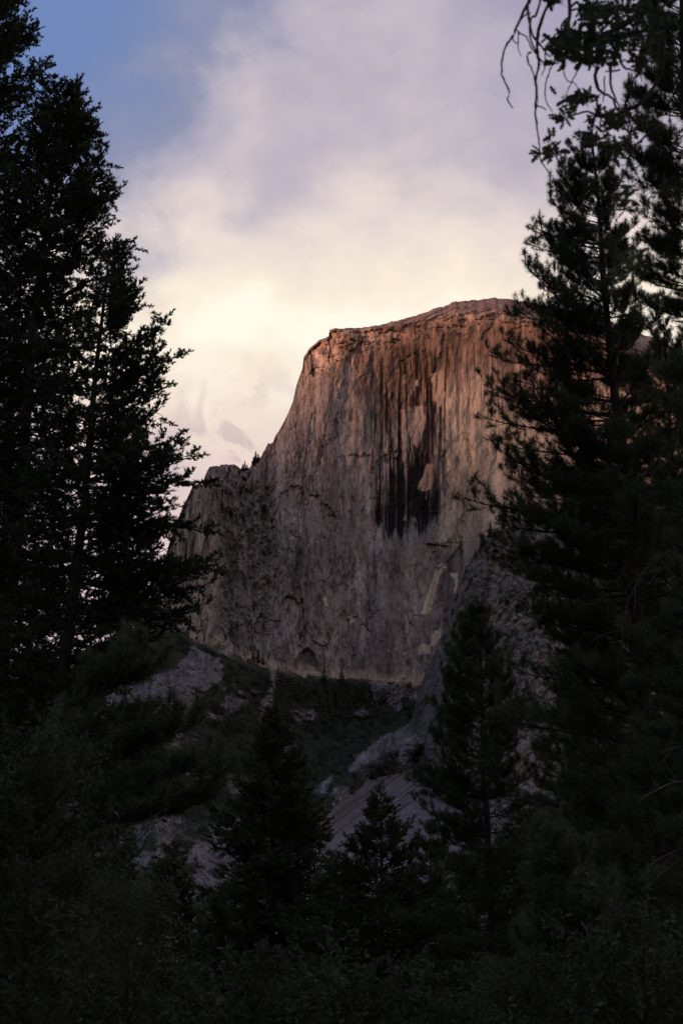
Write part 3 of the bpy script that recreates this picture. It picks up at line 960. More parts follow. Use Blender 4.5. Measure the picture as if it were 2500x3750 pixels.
def build_wood():
    """The far-off wood in the bowl and the brush on the ledges, uncountable at this distance."""
    rnd = np.random.default_rng(4)
    V, Fc = [], []
    n0 = 0
    base = [np.array([tuple(v) for v in m.v]) for m in [far_conifer(s, 1, 5, 5) for s in range(20, 24)]]
    cand = rnd.uniform([330, 2330], [1620, 3300], (26000, 2))
    PX, PY = cand[:, 0], cand[:, 1]
    veg, slab, knob, bowl = slope_fields(PX, PY)
    top = ramp1([(-900, 2520), (0, 2450), (300, 2385), (500, 2300), (560, 2240)] + [(b[0], b[1]) for b in BASE[2:]], PX)
    clump = fbm(PX / 60, PY / 40, 3, 701)
    ok = (veg > 0.62) & (PY > top + 25) & (clump + rnd.uniform(-0.5, 0.5, len(PX)) > 0.02)
    D, b = slope_depth(PX, PY)
    for i in np.nonzero(ok)[0][:7000]:
        x, y, z = at(PX[i], PY[i], D[i] - 8)
        inb = bowl[i] > 0.5 and PY[i] < 2640
        h = rnd.uniform(10, 25) if inb else rnd.uniform(3, 12)
        wd = h * (1.1 if inb else 1.9)
        v = base[i % 4] * np.array([wd, wd, h]) + np.array([x, y, z])
        V.append(v)
        Fc.append(np.arange(len(v)).reshape(-1, 3) + n0)
        n0 += len(v)
    me = bpy.data.meshes.new('mountain_wood')
    me.from_pydata(np.concatenate(V).tolist(), [], np.concatenate(Fc).tolist())
    me.materials.append(MAT_BRUSH)
    o = link('mountain_wood', me)
    tag(o, 'dark far-off wood and brush covering the ledges and bowl below the wall', 'vegetation', kind='stuff')


build_wood()


# ================================================================== BRANCH LIBRARY
def curve(p0, d, L, n, bend, rnd, wob=0.06):
    """A wobbly polyline that bends towards the vector bend."""
    pts = [p0.copy()]
    d = d.normalized()
    for i in range(n):
        d = (d + bend * (1.0 / n) + Vector((rnd.gauss(0, wob), rnd.gauss(0, wob), rnd.gauss(0, wob)))).normalized()
        pts.append(pts[-1] + d * (L / n))
    return pts


def needle_tuft(mb, p, d, rnd, n, ln, w=0.013):
    d = d.normalized()
    u = d.orthogonal().normalized()
    v = d.cross(u)
    for k in range(n):
        a = rnd.uniform(0, 2 * math.pi)
        th = rnd.uniform(0.05, 2.1)
        q = d * math.cos(th) + (u * math.cos(a) + v * math.sin(a)) * math.sin(th)
        b = p - d * rnd.uniform(0, ln * 0.75)
        l = ln * rnd.uniform(0.75, 1.1)
        s = q.cross(Vector((rnd.gauss(0, 1), rnd.gauss(0, 1), rnd.gauss(0, 1)))).normalized() * (w * 0.5)
        mb.tri(b + s, b - s, b + q * l)


def spray(mb, p, d, rnd, ln, n=7, w=0.024):
    """A flat cedar spray: slender fingers fanning from one point, curving up at the tips."""
    d = d.normalized()
    u = d.cross(Vector((0, 0, 1)))
    if u.length < 0.1:
        u = Vector((1, 0, 0))
    u = (u.normalized() + Vector((rnd.gauss(0, .4), rnd.gauss(0, .4), rnd.gauss(0, .5)))).normalized()
    for k in range(n):
        t = (k / (n - 1) - 0.5) * 2
        q = (d + u * t * 0.85 + Vector((rnd.gauss(0, .16), rnd.gauss(0, .16), rnd.gauss(0, .16)))).normalized()
        l = ln * (1 - 0.35 * abs(t)) * rnd.uniform(0.75, 1.15)
        b = p + d * ln * 0.25 * rnd.random()
        s = q.cross(Vector((rnd.gauss(0, .5), rnd.gauss(0, .5), 1))).normalized() * (w * 0.5)
        m = b + q * l * 0.55
        mb.poly([b, m + s, b + q * l + Vector((0, 0, l * .12)), m - s])


def leaf_shape(mb, p, d, nrm, ln):
    """A lobed oak leaf."""
    d = d.normalized()
    s = d.cross(nrm).normalized()
    out = [(0, 0), (.16, .05), (.26, .22), (.40, .08), (.55, .27), (.64, .10), (.80, .17), (1, 0)]
    up = nrm.normalized() * ln
    l = [p + d * ln * a + s * ln * b + up * (0.12 * b) for a, b in out]
    r = [p + d * ln * a - s * ln * b + up * (0.12 * b) for a, b in out[1:-1]]
    mid = [p + d * ln * a for a in (0, .38, .64, 1)]
    mb.poly(l)
    mb.poly([l[0], l[-1]] + list(reversed(r)))


def pine_branch(L, seed, dens=1.0):
    rnd = random.Random(seed)
    wood, fol = MB(), MB()
    limb = curve(Vector((0, 0, 0)), Vector((1, 0, -0.10)), L, 9, Vector((0, 0, 0.50)), rnd, 0.045)
    r0 = 0.011 * L + 0.006
    wood.tube(limb, [r0 * (1 - 0.8 * i / 9) for i in range(10)], 5)
    nl = 0.19
    ns = max(5, int(7 + 4.2 * L))
    tips = [(limb[-1], limb[-1] - limb[-2])]
    for k in range(ns):
        s = 0.22 + 0.76 * (k + rnd.random() * 0.8) / ns
        i = min(8, int(s * 9))
        p = limb[i].lerp(limb[i + 1], s * 9 - i)
        ax = (limb[i + 1] - limb[i]).normalized()
        side = 1 if k % 2 else -1
        d = (ax * rnd.uniform(0.5, 1.0) + Vector((0, side, 0)) * rnd.uniform(0.3, 1.0) + Vector((0, 0, rnd.uniform(-0.25, 0.55)))).normalized()
        l2 = (0.16 + 0.27 * L * (1 - 0.62 * s)) * rnd.uniform(0.6, 1.25)
        tw = curve(p, d, l2, 4, Vector((0, 0, 0.55)), rnd, 0.09)
        wood.tube(tw, [0.010 + 0.002 * L, .008, .007, .006, .005], 3)
        tips.append((tw[-1], tw[-1] - tw[-2]))
        nt_ = int(l2 / 0.20)
        for j in range(nt_):
            q = tw[1 + j % 3].lerp(tw[min(4, 2 + j % 3)], rnd.random())
            dd = ((tw[-1] - tw[0]).normalized() + Vector((rnd.gauss(0, .55), rnd.gauss(0, .55), rnd.gauss(0.25, .45)))).normalized()
            t3 = curve(q, dd, rnd.uniform(0.14, 0.34), 2, Vector((0, 0, 0.4)), rnd, 0.08)
            wood.tube(t3, [.007, .006, .004], 3)
            tips.append((t3[-1], t3[-1] - t3[-2]))
    for p, d in tips:
        if rnd.random() < 0.95 * dens:
            needle_tuft(fol, p, d, rnd, 46, nl, 0.011)
            if rnd.random() < 0.4:
                needle_tuft(fol, p - d.normalized() * 0.15, d, rnd, 18, nl * 0.9)
    return wood, fol


def cedar_branch(L, seed, dens=1.0, droop=0.0):
    rnd = random.Random(seed)
    wood, fol = MB(), MB()
    limb = curve(Vector((0, 0, 0)), Vector((1, 0, -0.20 - droop)), L, 9, Vector((0, 0, 0.55)), rnd, 0.07)
    r0 = 0.010 * L + 0.006
    wood.tube(limb, [r0 * (1 - 0.8 * i / 9) for i in range(10)], 5)
    ns = int((6.5 + 5.3 * L) * dens)
    for k in range(ns):
        s = 0.16 + 0.82 * (k + rnd.random()) / ns
        i = min(8, int(s * 9))
        p = limb[i].lerp(limb[i + 1], s * 9 - i)
        ax = (limb[i + 1] - limb[i]).normalized()
        side = 1 if k % 2 else -1
        d = (ax * rnd.uniform(0.5, 1.1) + Vector((0, side, 0)) * rnd.uniform(0.2, 1.0) + Vector((0, 0, rnd.uniform(-0.75, 0.30)))).normalized()
        l2 = (0.20 + 0.26 * L * (1 - 0.55 * s)) * rnd.uniform(0.5, 1.3)
        tw = curve(p, d, l2, 4, Vector((0, 0, 0.25)), rnd, 0.13)
        wood.tube(tw, [0.009 + 0.002 * L, .007, .006, .005, .004], 3)
        m = max(5, int(l2 / 0.046))
        for j in range(m):
            t = 0.25 + 0.75 * (j + rnd.random()) / m
            ii = min(3, int(t * 4))
            q = tw[ii].lerp(tw[ii + 1], t * 4 - ii)
            a2 = (tw[ii + 1] - tw[ii]).normalized()
            dd = (a2 + Vector((rnd.gauss(0, .55), rnd.gauss(0, .55), rnd.gauss(0.15, .5)))).normalized()
            spray(fol, q, dd, rnd, rnd.uniform(0.10, 0.18), 9, 0.027)
    spray(fol, limb[-1], limb[-1] - limb[-2], rnd, 0.2, 7)
    return wood, fol


def oak_branch(L, seed, dens=1.0, leaf=0.10):
    rnd = random.Random(seed)
    wood, fol = MB(), MB()
    limb = curve(Vector((0, 0, 0)), Vector((1, 0, 0.05)), L, 8, Vector((0, 0, 0.15)), rnd, 0.13)
    wood.tube(limb, [(0.012 * L + 0.004) * (1 - 0.8 * i / 8) for i in range(9)], 5)
    ns = int(5 + 5 * L)
    for k in range(ns):
        s = 0.15 + 0.83 * (k + rnd.random()) / ns
        i = min(7, int(s * 8))
        p = limb[i].lerp(limb[i + 1], s * 8 - i)
        d = Vector((rnd.uniform(0.1, 1), rnd.uniform(-1, 1), rnd.uniform(-0.5, 0.9))).normalized()
        l2 = (0.22 + 0.25 * L * (1 - 0.5 * s)) * rnd.uniform(0.5, 1.2)
        tw = curve(p, d, l2, 4, Vector((0, 0, 0.1)), rnd, 0.18)
        wood.tube(tw, [.009, .007, .006, .005, .004], 3)
        m = int(l2 / 0.035 * dens)
        for j in range(m):
            t = 0.2 + 0.8 * rnd.random()
            ii = min(3, int(t * 4))
            q = tw[ii].lerp(tw[ii + 1], t * 4 - ii)
            dd = Vector((rnd.gauss(0, 1), rnd.gauss(0, 1), rnd.gauss(-0.2, .7))).normalized()
            leaf_shape(fol, q + dd * 0.03, dd, Vector((rnd.gauss(0, .6), rnd.gauss(0, .6), 1)), leaf * rnd.uniform(0.7, 1.2))
    return wood, fol


LIB = {}


def library(species, builder, mat, sizes, nvar, **kw):
    for L in sizes:
        for k in range(nvar):
            w, f = builder(L, hash((len(species), k)) % 1000 + int(L * 37) + k * 101, **kw)
            LIB.setdefault(species, []).append((L, w.mesh(species + '_branch', MAT_TWIG), f.mesh(species + '_foliage', mat)))


library('pine', pine_branch, MAT_NEEDLE, (0.9, 1.8, 3.0, 4.4), 3)
library('cedar', cedar_branch, MAT_CEDAR, (0.9, 1.8, 3.0, 4.2), 3)
library('fir', cedar_branch, MAT_CEDAR, (1.0, 2.2), 2, dens=1.3, droop=0.12)
library('oak', oak_branch, MAT_OAK, (1.2, 2.4), 3)


def add_branch(tree, species, root, vec, rnd, thin=False):
    """One branch part with its foliage, reaching from root by vec (both in the tree's own space)."""
    L = vec.length
    opts = sorted(LIB[species], key=lambda t: abs(math.log(t[0] / L)) + rnd.random() * 0.22)
    Lr, wm, fm = opts[0]
    x = vec.normalized()
    y = Vector((0, 0, 1)).cross(x)
    if y.length < 0.05:
        y = Vector((0, 1, 0))
    y = y.normalized()
    y = (Matrix.Rotation(rnd.gauss(0, 0.25), 3, x) @ y).normalized()
    z = x.cross(y)
    m = Matrix((x, y, z)).transposed().to_4x4()
    o = link('branch', wm, tree)
    s = L / (Lr * 0.96)
    o.matrix_local = Matrix.Translation(root) @ m @ Matrix.Diagonal((s, s * rnd.choice((-1, 1)) * 1.0, s, 1))
    f = link('foliage', fm, o)
    f['kind'] = 'stuff'
    return o


def tree(name, label, species, apex, dist, lean_px, profile, spacing, tips=(), seed=1, cat='tree', group=None,
         zmin_frac=0.1, whorl=0.0, asc=(0.75, 0.05), trunk_r=None, seg_rough=0.02, side_bias=None, bare=0.0, depth_scale=1.0):
    """apex: photo pixel of the top; lean_px: pixels the foot stands off from straight below the apex.
    profile: (metres below the top, crown radius); tips: photo pixels that single branch tips reach."""
    rnd = random.Random(seed)
    top = vat(apex[0], apex[1], dist)
    H = top.z
    foot = Vector((top.x + lean_px / F * dist, top.y + rnd.uniform(-1, 1) * 0.5, 0))
    e = bpy.data.objects.new(name, None)
    e.empty_display_size = 1
    e.location = foot
    col.objects.link(e)
    tag(e, label, cat, group)
    loc_top = top - foot
    wob = [Vector((rnd.gauss(0, seg_rough), rnd.gauss(0, seg_rough), 0)) * H * 0.15 for _ in range(14)]

    def axis(t):
        i = min(12, int(t * 13))
        w = wob[i].lerp(wob[i + 1], t * 13 - i)
        return Vector((0, 0, -0.3)).lerp(loc_top, t) + w * math.sin(math.pi * t)
    tr = trunk_r or H * 0.011
    pts = [axis(i / 24) for i in range(25)]
    mb = MB()
    mb.tube(pts, [tr * (1 - i / 24) ** 0.85 + 0.012 for i in range(25)], 9)
    link('trunk', mb.mesh('tree_trunk', MAT_BARK, True), e)
    prof = np.array(profile, float)
    # single branches that draw the outline
    for tp in tips:
        px, py = tp[0], tp[1]
        dy = rnd.uniform(-0.12, 0.12)
        tip = vat(px, py, dist) - foot
        tt = max(0.02, min(0.98, tip.z / H))
        ax = axis(tt)
        L = math.hypot(tip.x - ax.x, 0)
        d = prof[-1][0]
        upf = asc[0] * max(0, 1 - (H - tip.z) / (0.35 * H)) + asc[1]
        if len(tp) > 2:
            upf = tp[2]
        rz = max(0.5, tip.z - L * upf)
        root = axis(min(0.99, rz / H))
        vec = tip - root
        vec.y += dy * L
        if vec.length > 0.25:
            add_branch(e, species, root, vec, rnd)
            # companions a little shorter, so that the limb reads as a full bough
            for q in range(3 if species == 'cedar' else 2):
                v2 = vec * rnd.uniform(0.60, 0.92)
                v2.rotate(Euler((0, rnd.gauss(0, 0.06), rnd.gauss(0, 0.35))))
                add_branch(e, species, root + Vector((0, 0, rnd.gauss(0, 0.1))), v2, rnd)
    z = H - 0.25
    zlow = H - prof[-1][0]
    az = rnd.uniform(0, 6.28)
    while z > zlow:
        below = H - z
        rad = float(np.interp(below, prof[:, 0], prof[:, 1]))
        az += 2.399 + rnd.gauss(0, 0.35)
        rad *= 1 + 0.22 * math.sin(az * 2 + z * 1.7 + seed) + 0.16 * math.sin(z * 3.1 + seed * 2 + az)
        L = rad * rnd.uniform(0.55, 1.05)
        up = asc[0] * max(0, 1 - below / (0.35 * H)) + asc[1] + rnd.gauss(0, 0.10)
        zz = z if not whorl else max(zlow, round(z / whorl) * whorl + rnd.gauss(0, 0.05))
        root = axis(min(0.995, zz / H))
        vec = Vector((math.cos(az), math.sin(az) * depth_scale, up)).normalized() * L
        if side_bias:
            vec.x *= side_bias[0] if vec.x < 0 else side_bias[1]
        if vec.length > 0.2:
            add_branch(e, species, root - Vector((0, 0, max(0, up) * L * 0.6)), vec, rnd)
        sp = float(np.interp(below, [0, 3, 40], [spacing * 0.5, spacing, spacing]))
        z -= sp * rnd.uniform(0.6, 1.4)
    return e


# ================================================================== THE NAMED TREES
# left edge: three tall cedars
tree('cedar_tree', 'tallest cedar on the left edge, its top running out of the picture', 'cedar', (-60, -190), 62, -40,
     [(0, .3), (3, 2.2), (8, 3.2), (16, 3.6), (34, 4.2)], 0.11,
     [(112, 72), (150, 125), (182, 218), (60, 5)], seed=11, depth_scale=0.8)
tree('cedar_tree', 'tall cedar on the left behind the shorter one, rounded top under blue sky', 'cedar', (222, 285), 60, -215,
     [(0, .5), (1.0, 1.1), (3.5, 2.1), (6, 2.6), (8, 2.8), (14, 3.1), (28, 3.4)], 0.095,
     [(292, 300), (300, 385), (362, 500), (400, 592), (455, 712), (425, 800), (395, 660), (345, 440)], seed=12, depth_scale=0.8)
tree('cedar_tree', 'shorter cedar on the left whose branches reach over the left shoulder of the cliff', 'cedar', (405, 880), 55, -245,
     [(0, .2), (1.5, .8), (4, 1.5), (8, 2.2), (11, 2.6), (24, 3.4)], 0.105,
     [(430, 872), (450, 900), (470, 915), (465, 985), (420, 940), (380, 930), (505, 1060), (532, 1130), (610, 1212), (645, 1290), (590, 1340), (605, 1425), (600, 1515), (692, 1660), (640, 1610), (630, 1745),
      (742, 1775, -.05), (655, 1850, -.1), (738, 1930, -.1), (575, 1890), (768, 2115, -.15), (700, 2060, -.1), (750, 2185, -.15), (700, 2290, -.15), (735, 2260, -.15), (610, 2200), (590, 2330)],
     seed=13, depth_scale=0.8)
tree('cedar_tree', 'cedar filling the left edge low down, beside the leaning trunks', 'cedar', (90, 820), 68, -60,
     [(0, .3), (2, 1.5), (5, 2.6), (9, 3.4), (24, 4.0)], 0.17, [], seed=14, depth_scale=0.8)
# right: pines
tree('pine_tree', 'tall pine with starry needle tufts standing in front of the right side of the dome', 'pine', (2158, 425), 65, 190,
     [(0, .15), (1.2, .55), (3, 1.2), (6, 1.8), (10, 2.5), (16, 3.0), (20, 3.5), (34, 3.8)], 0.12,
     [(2100, 500), (2060, 540), (2040, 620), (2025, 655), (1996, 714, .35), (2005, 770, .25), (1945, 837, .3), (1990, 835, .3), (1935, 898, .25), (2000, 950), (1909, 1015, .3), (1868, 1071, .3), (1868, 1143, .2),
      (1960, 1200), (1807, 1318, .1), (1850, 1270), (1900, 1400), (1772, 1473, .1), (1784, 1559, .08), (1850, 1640), (1920, 1700), (1847, 1743, .05), (1789, 1789, .05), (1720, 1863, .05), (1830, 1930), (1880, 1970), (1801, 2070, 0),
      (1801, 2173, -.05), (1893, 2300, -.05), (1950, 2380), (1900, 2480),
      (2245, 560), (2262, 640), (2266, 735, .3), (2228, 811, .3), (2292, 857, .3), (2290, 920, .2), (2330, 1080), (2350, 1200), (2400, 1350)], seed=21, whorl=0.85)
tree('pine_tree', 'great pine on the right edge, its straight trunk beside the frame', 'pine', (2470, -330), 52, 60,
     [(0, .3), (2, 1.2), (5, 1.9), (9, 2.0), (12, 1.4), (15, 1.6), (20, 2.2), (32, 2.8)], 0.12,
     [(2330, 60), (2300, 180), (2320, 270), (2290, 370, .2), (2330, 480), (2285, 560), (2300, 640), (2340, 800), (2350, 900), (2290, 1010), (2330, 1130)], seed=22, trunk_r=0.38)
tree('pine_tree', 'pine with a pale reddish trunk standing between the tall pine and the right frame edge', 'pine', (2425, 1150), 74, 90,
     [(0, .3), (3, 1.8), (8, 3.0), (26, 3.8)], 0.11, [], seed=23)
tree('pine_tree', 'mid-sized pine standing below the buttress, its bushy top left of the tall pine', 'pine', (1752, 2180), 92, 20,
     [(0, .2), (1, .7), (3, 1.5), (6, 2.3), (10, 2.9), (22, 3.4)], 0.12,
     [(1665, 2270, .9), (1700, 2235, 1), (1640, 2350, .8), (1615, 2400, .7), (1625, 2480, .6), (1570, 2500, .6), (1570, 2565, .5), (1590, 2640, .4), (1555, 2700, .35), (1530, 2830, .25), (1500, 2850, .2), (1560, 2900), (1490, 3000, .2),
      (1810, 2240, 1), (1850, 2340, .8), (1880, 2420, .6), (1900, 2520, .5), (1930, 2600), (1950, 2700)], seed=24, whorl=0.7)
tree('pine_tree', 'pine half hidden behind the lower boughs of the tall pine, over the buttress', 'pine', (2270, 1560), 88, 40,
     [(0, .3), (2, 1.4), (6, 2.8), (12, 3.8), (24, 4.2)], 0.12, [], seed=25, whorl=0.8)
tree('pine_tree', 'pine filling the gap between the mid-sized pine and the tall pine', 'pine', (2080, 2330), 100, 20,
     [(0, .3), (2, 1.2), (6, 2.6), (12, 3.6), (22, 4.0)], 0.12, [], seed=26, whorl=0.8)
# centre: fir and slim conifer
tree('fir_tree', 'dense pointed fir in the middle of the picture below the wall', 'fir', (1000, 2570), 120, 10,
     [(0, .25), (1, .8), (3, 2.0), (6, 3.1), (10, 3.9), (22, 5.0)], 0.065,
     [(950, 2700), (930, 2790), (905, 2800), (890, 2880), (850, 2930), (1050, 2690), (1110, 2790), (1135, 2830), (1170, 2920), (1190, 3000), (1200, 3060)], seed=31)
tree('fir_tree', 'slim young conifer right of the pointed fir, in front of the grey slab', 'cedar', (1392, 2840), 105, 5,
     [(0, .2), (1, .5), (2, .9), (3.5, 2.2), (6, 3.3), (9, 3.9), (18, 4.6)], 0.08,
     [(1345, 2940, .5), (1330, 2985, .4), (1300, 3060), (1435, 2960, .4), (1480, 3020), (1520, 3100), (1260, 3090), (1250, 3180)], seed=32)
tree('cedar_tree', 'broad young cedar between the pointed fir and the slim young conifer', 'fir', (1225, 3110), 112, 8,
     [(0, .3), (1, .9), (3, 2.1), (7, 3.4), (16, 4.2)], 0.10, [], seed=35)
tree('pine_tree', 'small rough pine between the slim young conifer and the mid-sized pine', 'pine', (1575, 3020), 108, -8,
     [(0, .3), (1, .8), (3, 1.9), (7, 3.0), (16, 4.0)], 0.13, [(1520, 3080, .8), (1640, 3090, .8)], seed=36, whorl=0.7)
tree('fir_tree', 'low bushy fir in front of the grey slope left of the pointed fir', 'fir', (640, 3060), 98, 12,
     [(0, .3), (1, .7), (3, 1.7), (6, 2.4), (14, 3.4)], 0.10, [], seed=37)
tree('fir_tree', 'lowest small fir beside the pointed fir, touching its left foot', 'fir', (810, 3230), 104, -6,
     [(0, .3), (1, .8), (3, 1.9), (12, 3.4)], 0.10, [], seed=38)
tree('pine_tree', 'near blurred pine low on the left whose drooping boughs cross the grey slope', 'pine', (330, 2360), 34, -20,
     [(0, .3), (2, 1.0), (5, 1.3), (10, 1.6)], 0.16,
     [(830, 2800, .15), (800, 2890, .1), (740, 2700, .15), (790, 2960, .0), (620, 2640, .1), (600, 2480, .1), (560, 2380), (660, 2990, 0)], seed=33)
tree('young_pine', 'young bushy pine low on the right, soft and near', 'pine', (2050, 2940), 30, 15,
     [(0, .15), (.5, .4), (1.2, .7), (2.5, 1.1), (5, 1.5)], 0.07, [(1920, 3120), (2180, 3130), (2260, 3300)], seed=34)


def dead_limbs(name_index, z0, z1, n, seed, parent, lean):
    rnd = random.Random(seed)
    for k in range(n):
        z = rnd.uniform(z0, z1)
        az = rnd.uniform(2.4, 5.2)
        mb = MB()
        L = rnd.uniform(1.8, 4.2)
        d = Vector((math.cos(az), math.sin(az), rnd.uniform(-0.2, 0.35)))
        pts = curve(Vector((0, 0, 0)), d, L, 10, Vector((0, 0, rnd.uniform(-1.3, -0.2))), rnd, 0.10)
        mb.tube(pts, [0.035 * (1 - i / 11) + 0.004 for i in range(11)], 5)
        for q in range(6):
            i = rnd.randrange(3, 9)
            dd = (pts[i + 1] - pts[i]).normalized() + Vector((rnd.gauss(0, .6), rnd.gauss(0, .6), rnd.gauss(-.4, .4)))
            mb.tube(curve(pts[i], dd, rnd.uniform(.4, 1.2), 4, Vector((0, 0, -.7)), rnd, 0.12), [.010, .008, .007, .005, .003], 4)
        o = link('dead_limb', mb.mesh('dead_limb', MAT_DEAD), parent)
        o.location = Vector(lean) * z + Vector((0, 0, z))


big_pine = [o for o in bpy.data.objects if o.name.startswith('pine_tree')]
for o in big_pine:
    if 'great pine' in o['label']:
        dead_limbs(0, 5.5, 17, 26, 3, o, (-0.015, 0, 0))
    if 'pale reddish' in o['label']:
        dead_limbs(0, 6, 16, 14, 4, o, (-0.05, 0, 0))


# ---- broad-leaved trees that fill the lower corners
def oak(name, label, apex, dist, lean_px, width, seed, nbr, hfrac=0.75, group=None):
    rnd = random.Random(seed)
    top = vat(apex[0], apex[1], dist)
    H = top.z
    foot = Vector((top.x + lean_px / F * dist, top.y, 0))
    e = bpy.data.objects.new(name, None)
    e.empty_display_size = 1
    e.location = foot
    col.objects.link(e)
    tag(e, label, 'tree', group)
    mb = MB()
    pts = curve(Vector((0, 0, -0.2)), Vector((0, 0, 1)), H * 0.86, 10, Vector((0.05, 0, 0.2)), rnd, 0.05)
    mb.tube(pts, [0.014 * H * (1 - i / 11) + 0.01 for i in range(11)], 7)
    link('trunk', mb.mesh('oak_trunk', MAT_BARK, True), e)
    for k in range(nbr):
        t = rnd.uniform(1 - hfrac, 1.0)
        i = min(9, int(t * 10))
        root = pts[i].lerp(pts[i + 1], t * 10 - i)
        az = k * 2.399 + rnd.random()
        rr = width * math.sqrt(max(0.08, 1 - ((t - 0.45) / 0.62) ** 2)) * rnd.uniform(0.4, 1.0)
        up = (t - 0.3) * 1.1 + rnd.gauss(0, 0.25)
        vec = Vector((math.cos(az), math.sin(az), up)).normalized() * max(0.5, rr)
        add_branch(e, 'oak', root, vec, rnd)
    return e


oak('oak_tree', 'dark oak filling the lower left corner below the cedars', (120, 2470), 30, 0, 2.3, 41, 120)
oak('oak_tree', 'dark round oak at the bottom left, right of the corner oak', (430, 3020), 26, 0, 1.5, 42, 80)
oak('oak_tree', 'low dark oak at the bottom below the pointed fir', (900, 3290), 24, 0, 1.6, 43, 80)
oak('oak_tree', 'low dark oak at the bottom below the slim young conifer', (1420, 3400), 27, 0, 1.9, 44, 80)
oak('oak_tree', 'dark oak at the bottom right under the young bushy pine', (1800, 3350), 25, 0, 1.6, 45, 80)
oak('oak_tree', 'dark oak in the bottom right corner', (2350, 3180), 26, 0, 2.0, 46, 90)


# ---- the wood on the valley floor behind the near trees
def forest_tree_mesh(seed, n=2600):
    """A crown one unit tall, of slim drooping leafy slivers spread on boughs."""
    rnd = random.Random(seed)
    mb = MB()
    nb = 95
    for k in range(nb):
        z = 0.08 + 0.90 * (k / nb) ** 0.9
        r = (0.145 * (1 - z) ** 0.75 + 0.01) * rnd.uniform(0.6, 1.2)
        a = k * 2.399 + rnd.random() * 0.6
        d = Vector((math.cos(a), math.sin(a), 0))
        s = Vector((-d.y, d.x, 0))
        for j in range(int(n / nb)):
            t = rnd.uniform(0.15, 1)
            p = d * r * t + s * rnd.gauss(0, 0.22) * r * t + Vector((0, 0, z - 0.15 * r * t + 0.25 * r * t * t))
            q = (d + s * rnd.gauss(0, .6) + Vector((0, 0, rnd.gauss(0.0, 0.45)))).normalized() * rnd.uniform(0.010, 0.022)
            w = q.cross(Vector((rnd.gauss(0, 1), rnd.gauss(0, 1), rnd.gauss(0, 1)))).normalized() * 0.0038
            mb.tri(p + w, p - w, p + q)
    return mb.mesh('forest_crown', MAT_FAR)


forest_crowns = [forest_tree_mesh(s) for s in range(4)]
rnd = random.Random(77)
for i in range(64):
    px = -250 + 3000 * ((i * 0.618) % 1.0)
    dist = rnd.uniform(110, 260)
    # the gap in the wood where the grey slope shows through
    line = float(np.interp(px, [-300, 450, 620, 720, 820, 1200, 1500, 1900, 2600], [2850, 3000, 3200, 3420, 3260, 3180, 3150, 2950, 2700]))
    py = line + rnd.uniform(0, 260)
    top = vat(px, py, dist)
    e = bpy.data.objects.new('forest_conifer', None)
    e.location = (top.x, dist, 0)
    h = top.z
    e.scale = (h * rnd.uniform(1.0, 1.5),) * 2 + (h,)
    e.rotation_euler = (0, 0, rnd.uniform(0, 6.28))
    col.objects.link(e)
    where = 0 if px < 560 else 1 if px < 1150 else 2 if px < 1650 else 3
    tag(e, ['dark conifer of the wood behind the oaks in the lower left corner', 'dark conifer of the wood around the foot of the pointed fir',
            'dark conifer of the wood around the foot of the slim young conifer', 'dark conifer of the wood under the right-hand pines'][where], 'tree',
        ['wood behind the lower left oaks', 'wood round the pointed fir', 'wood round the slim young conifer', 'wood under the right-hand pines'][where])
    link('trunk', far_trunk, e)
    tag(link('crown', forest_crowns[i % 4], e), kind='stuff')


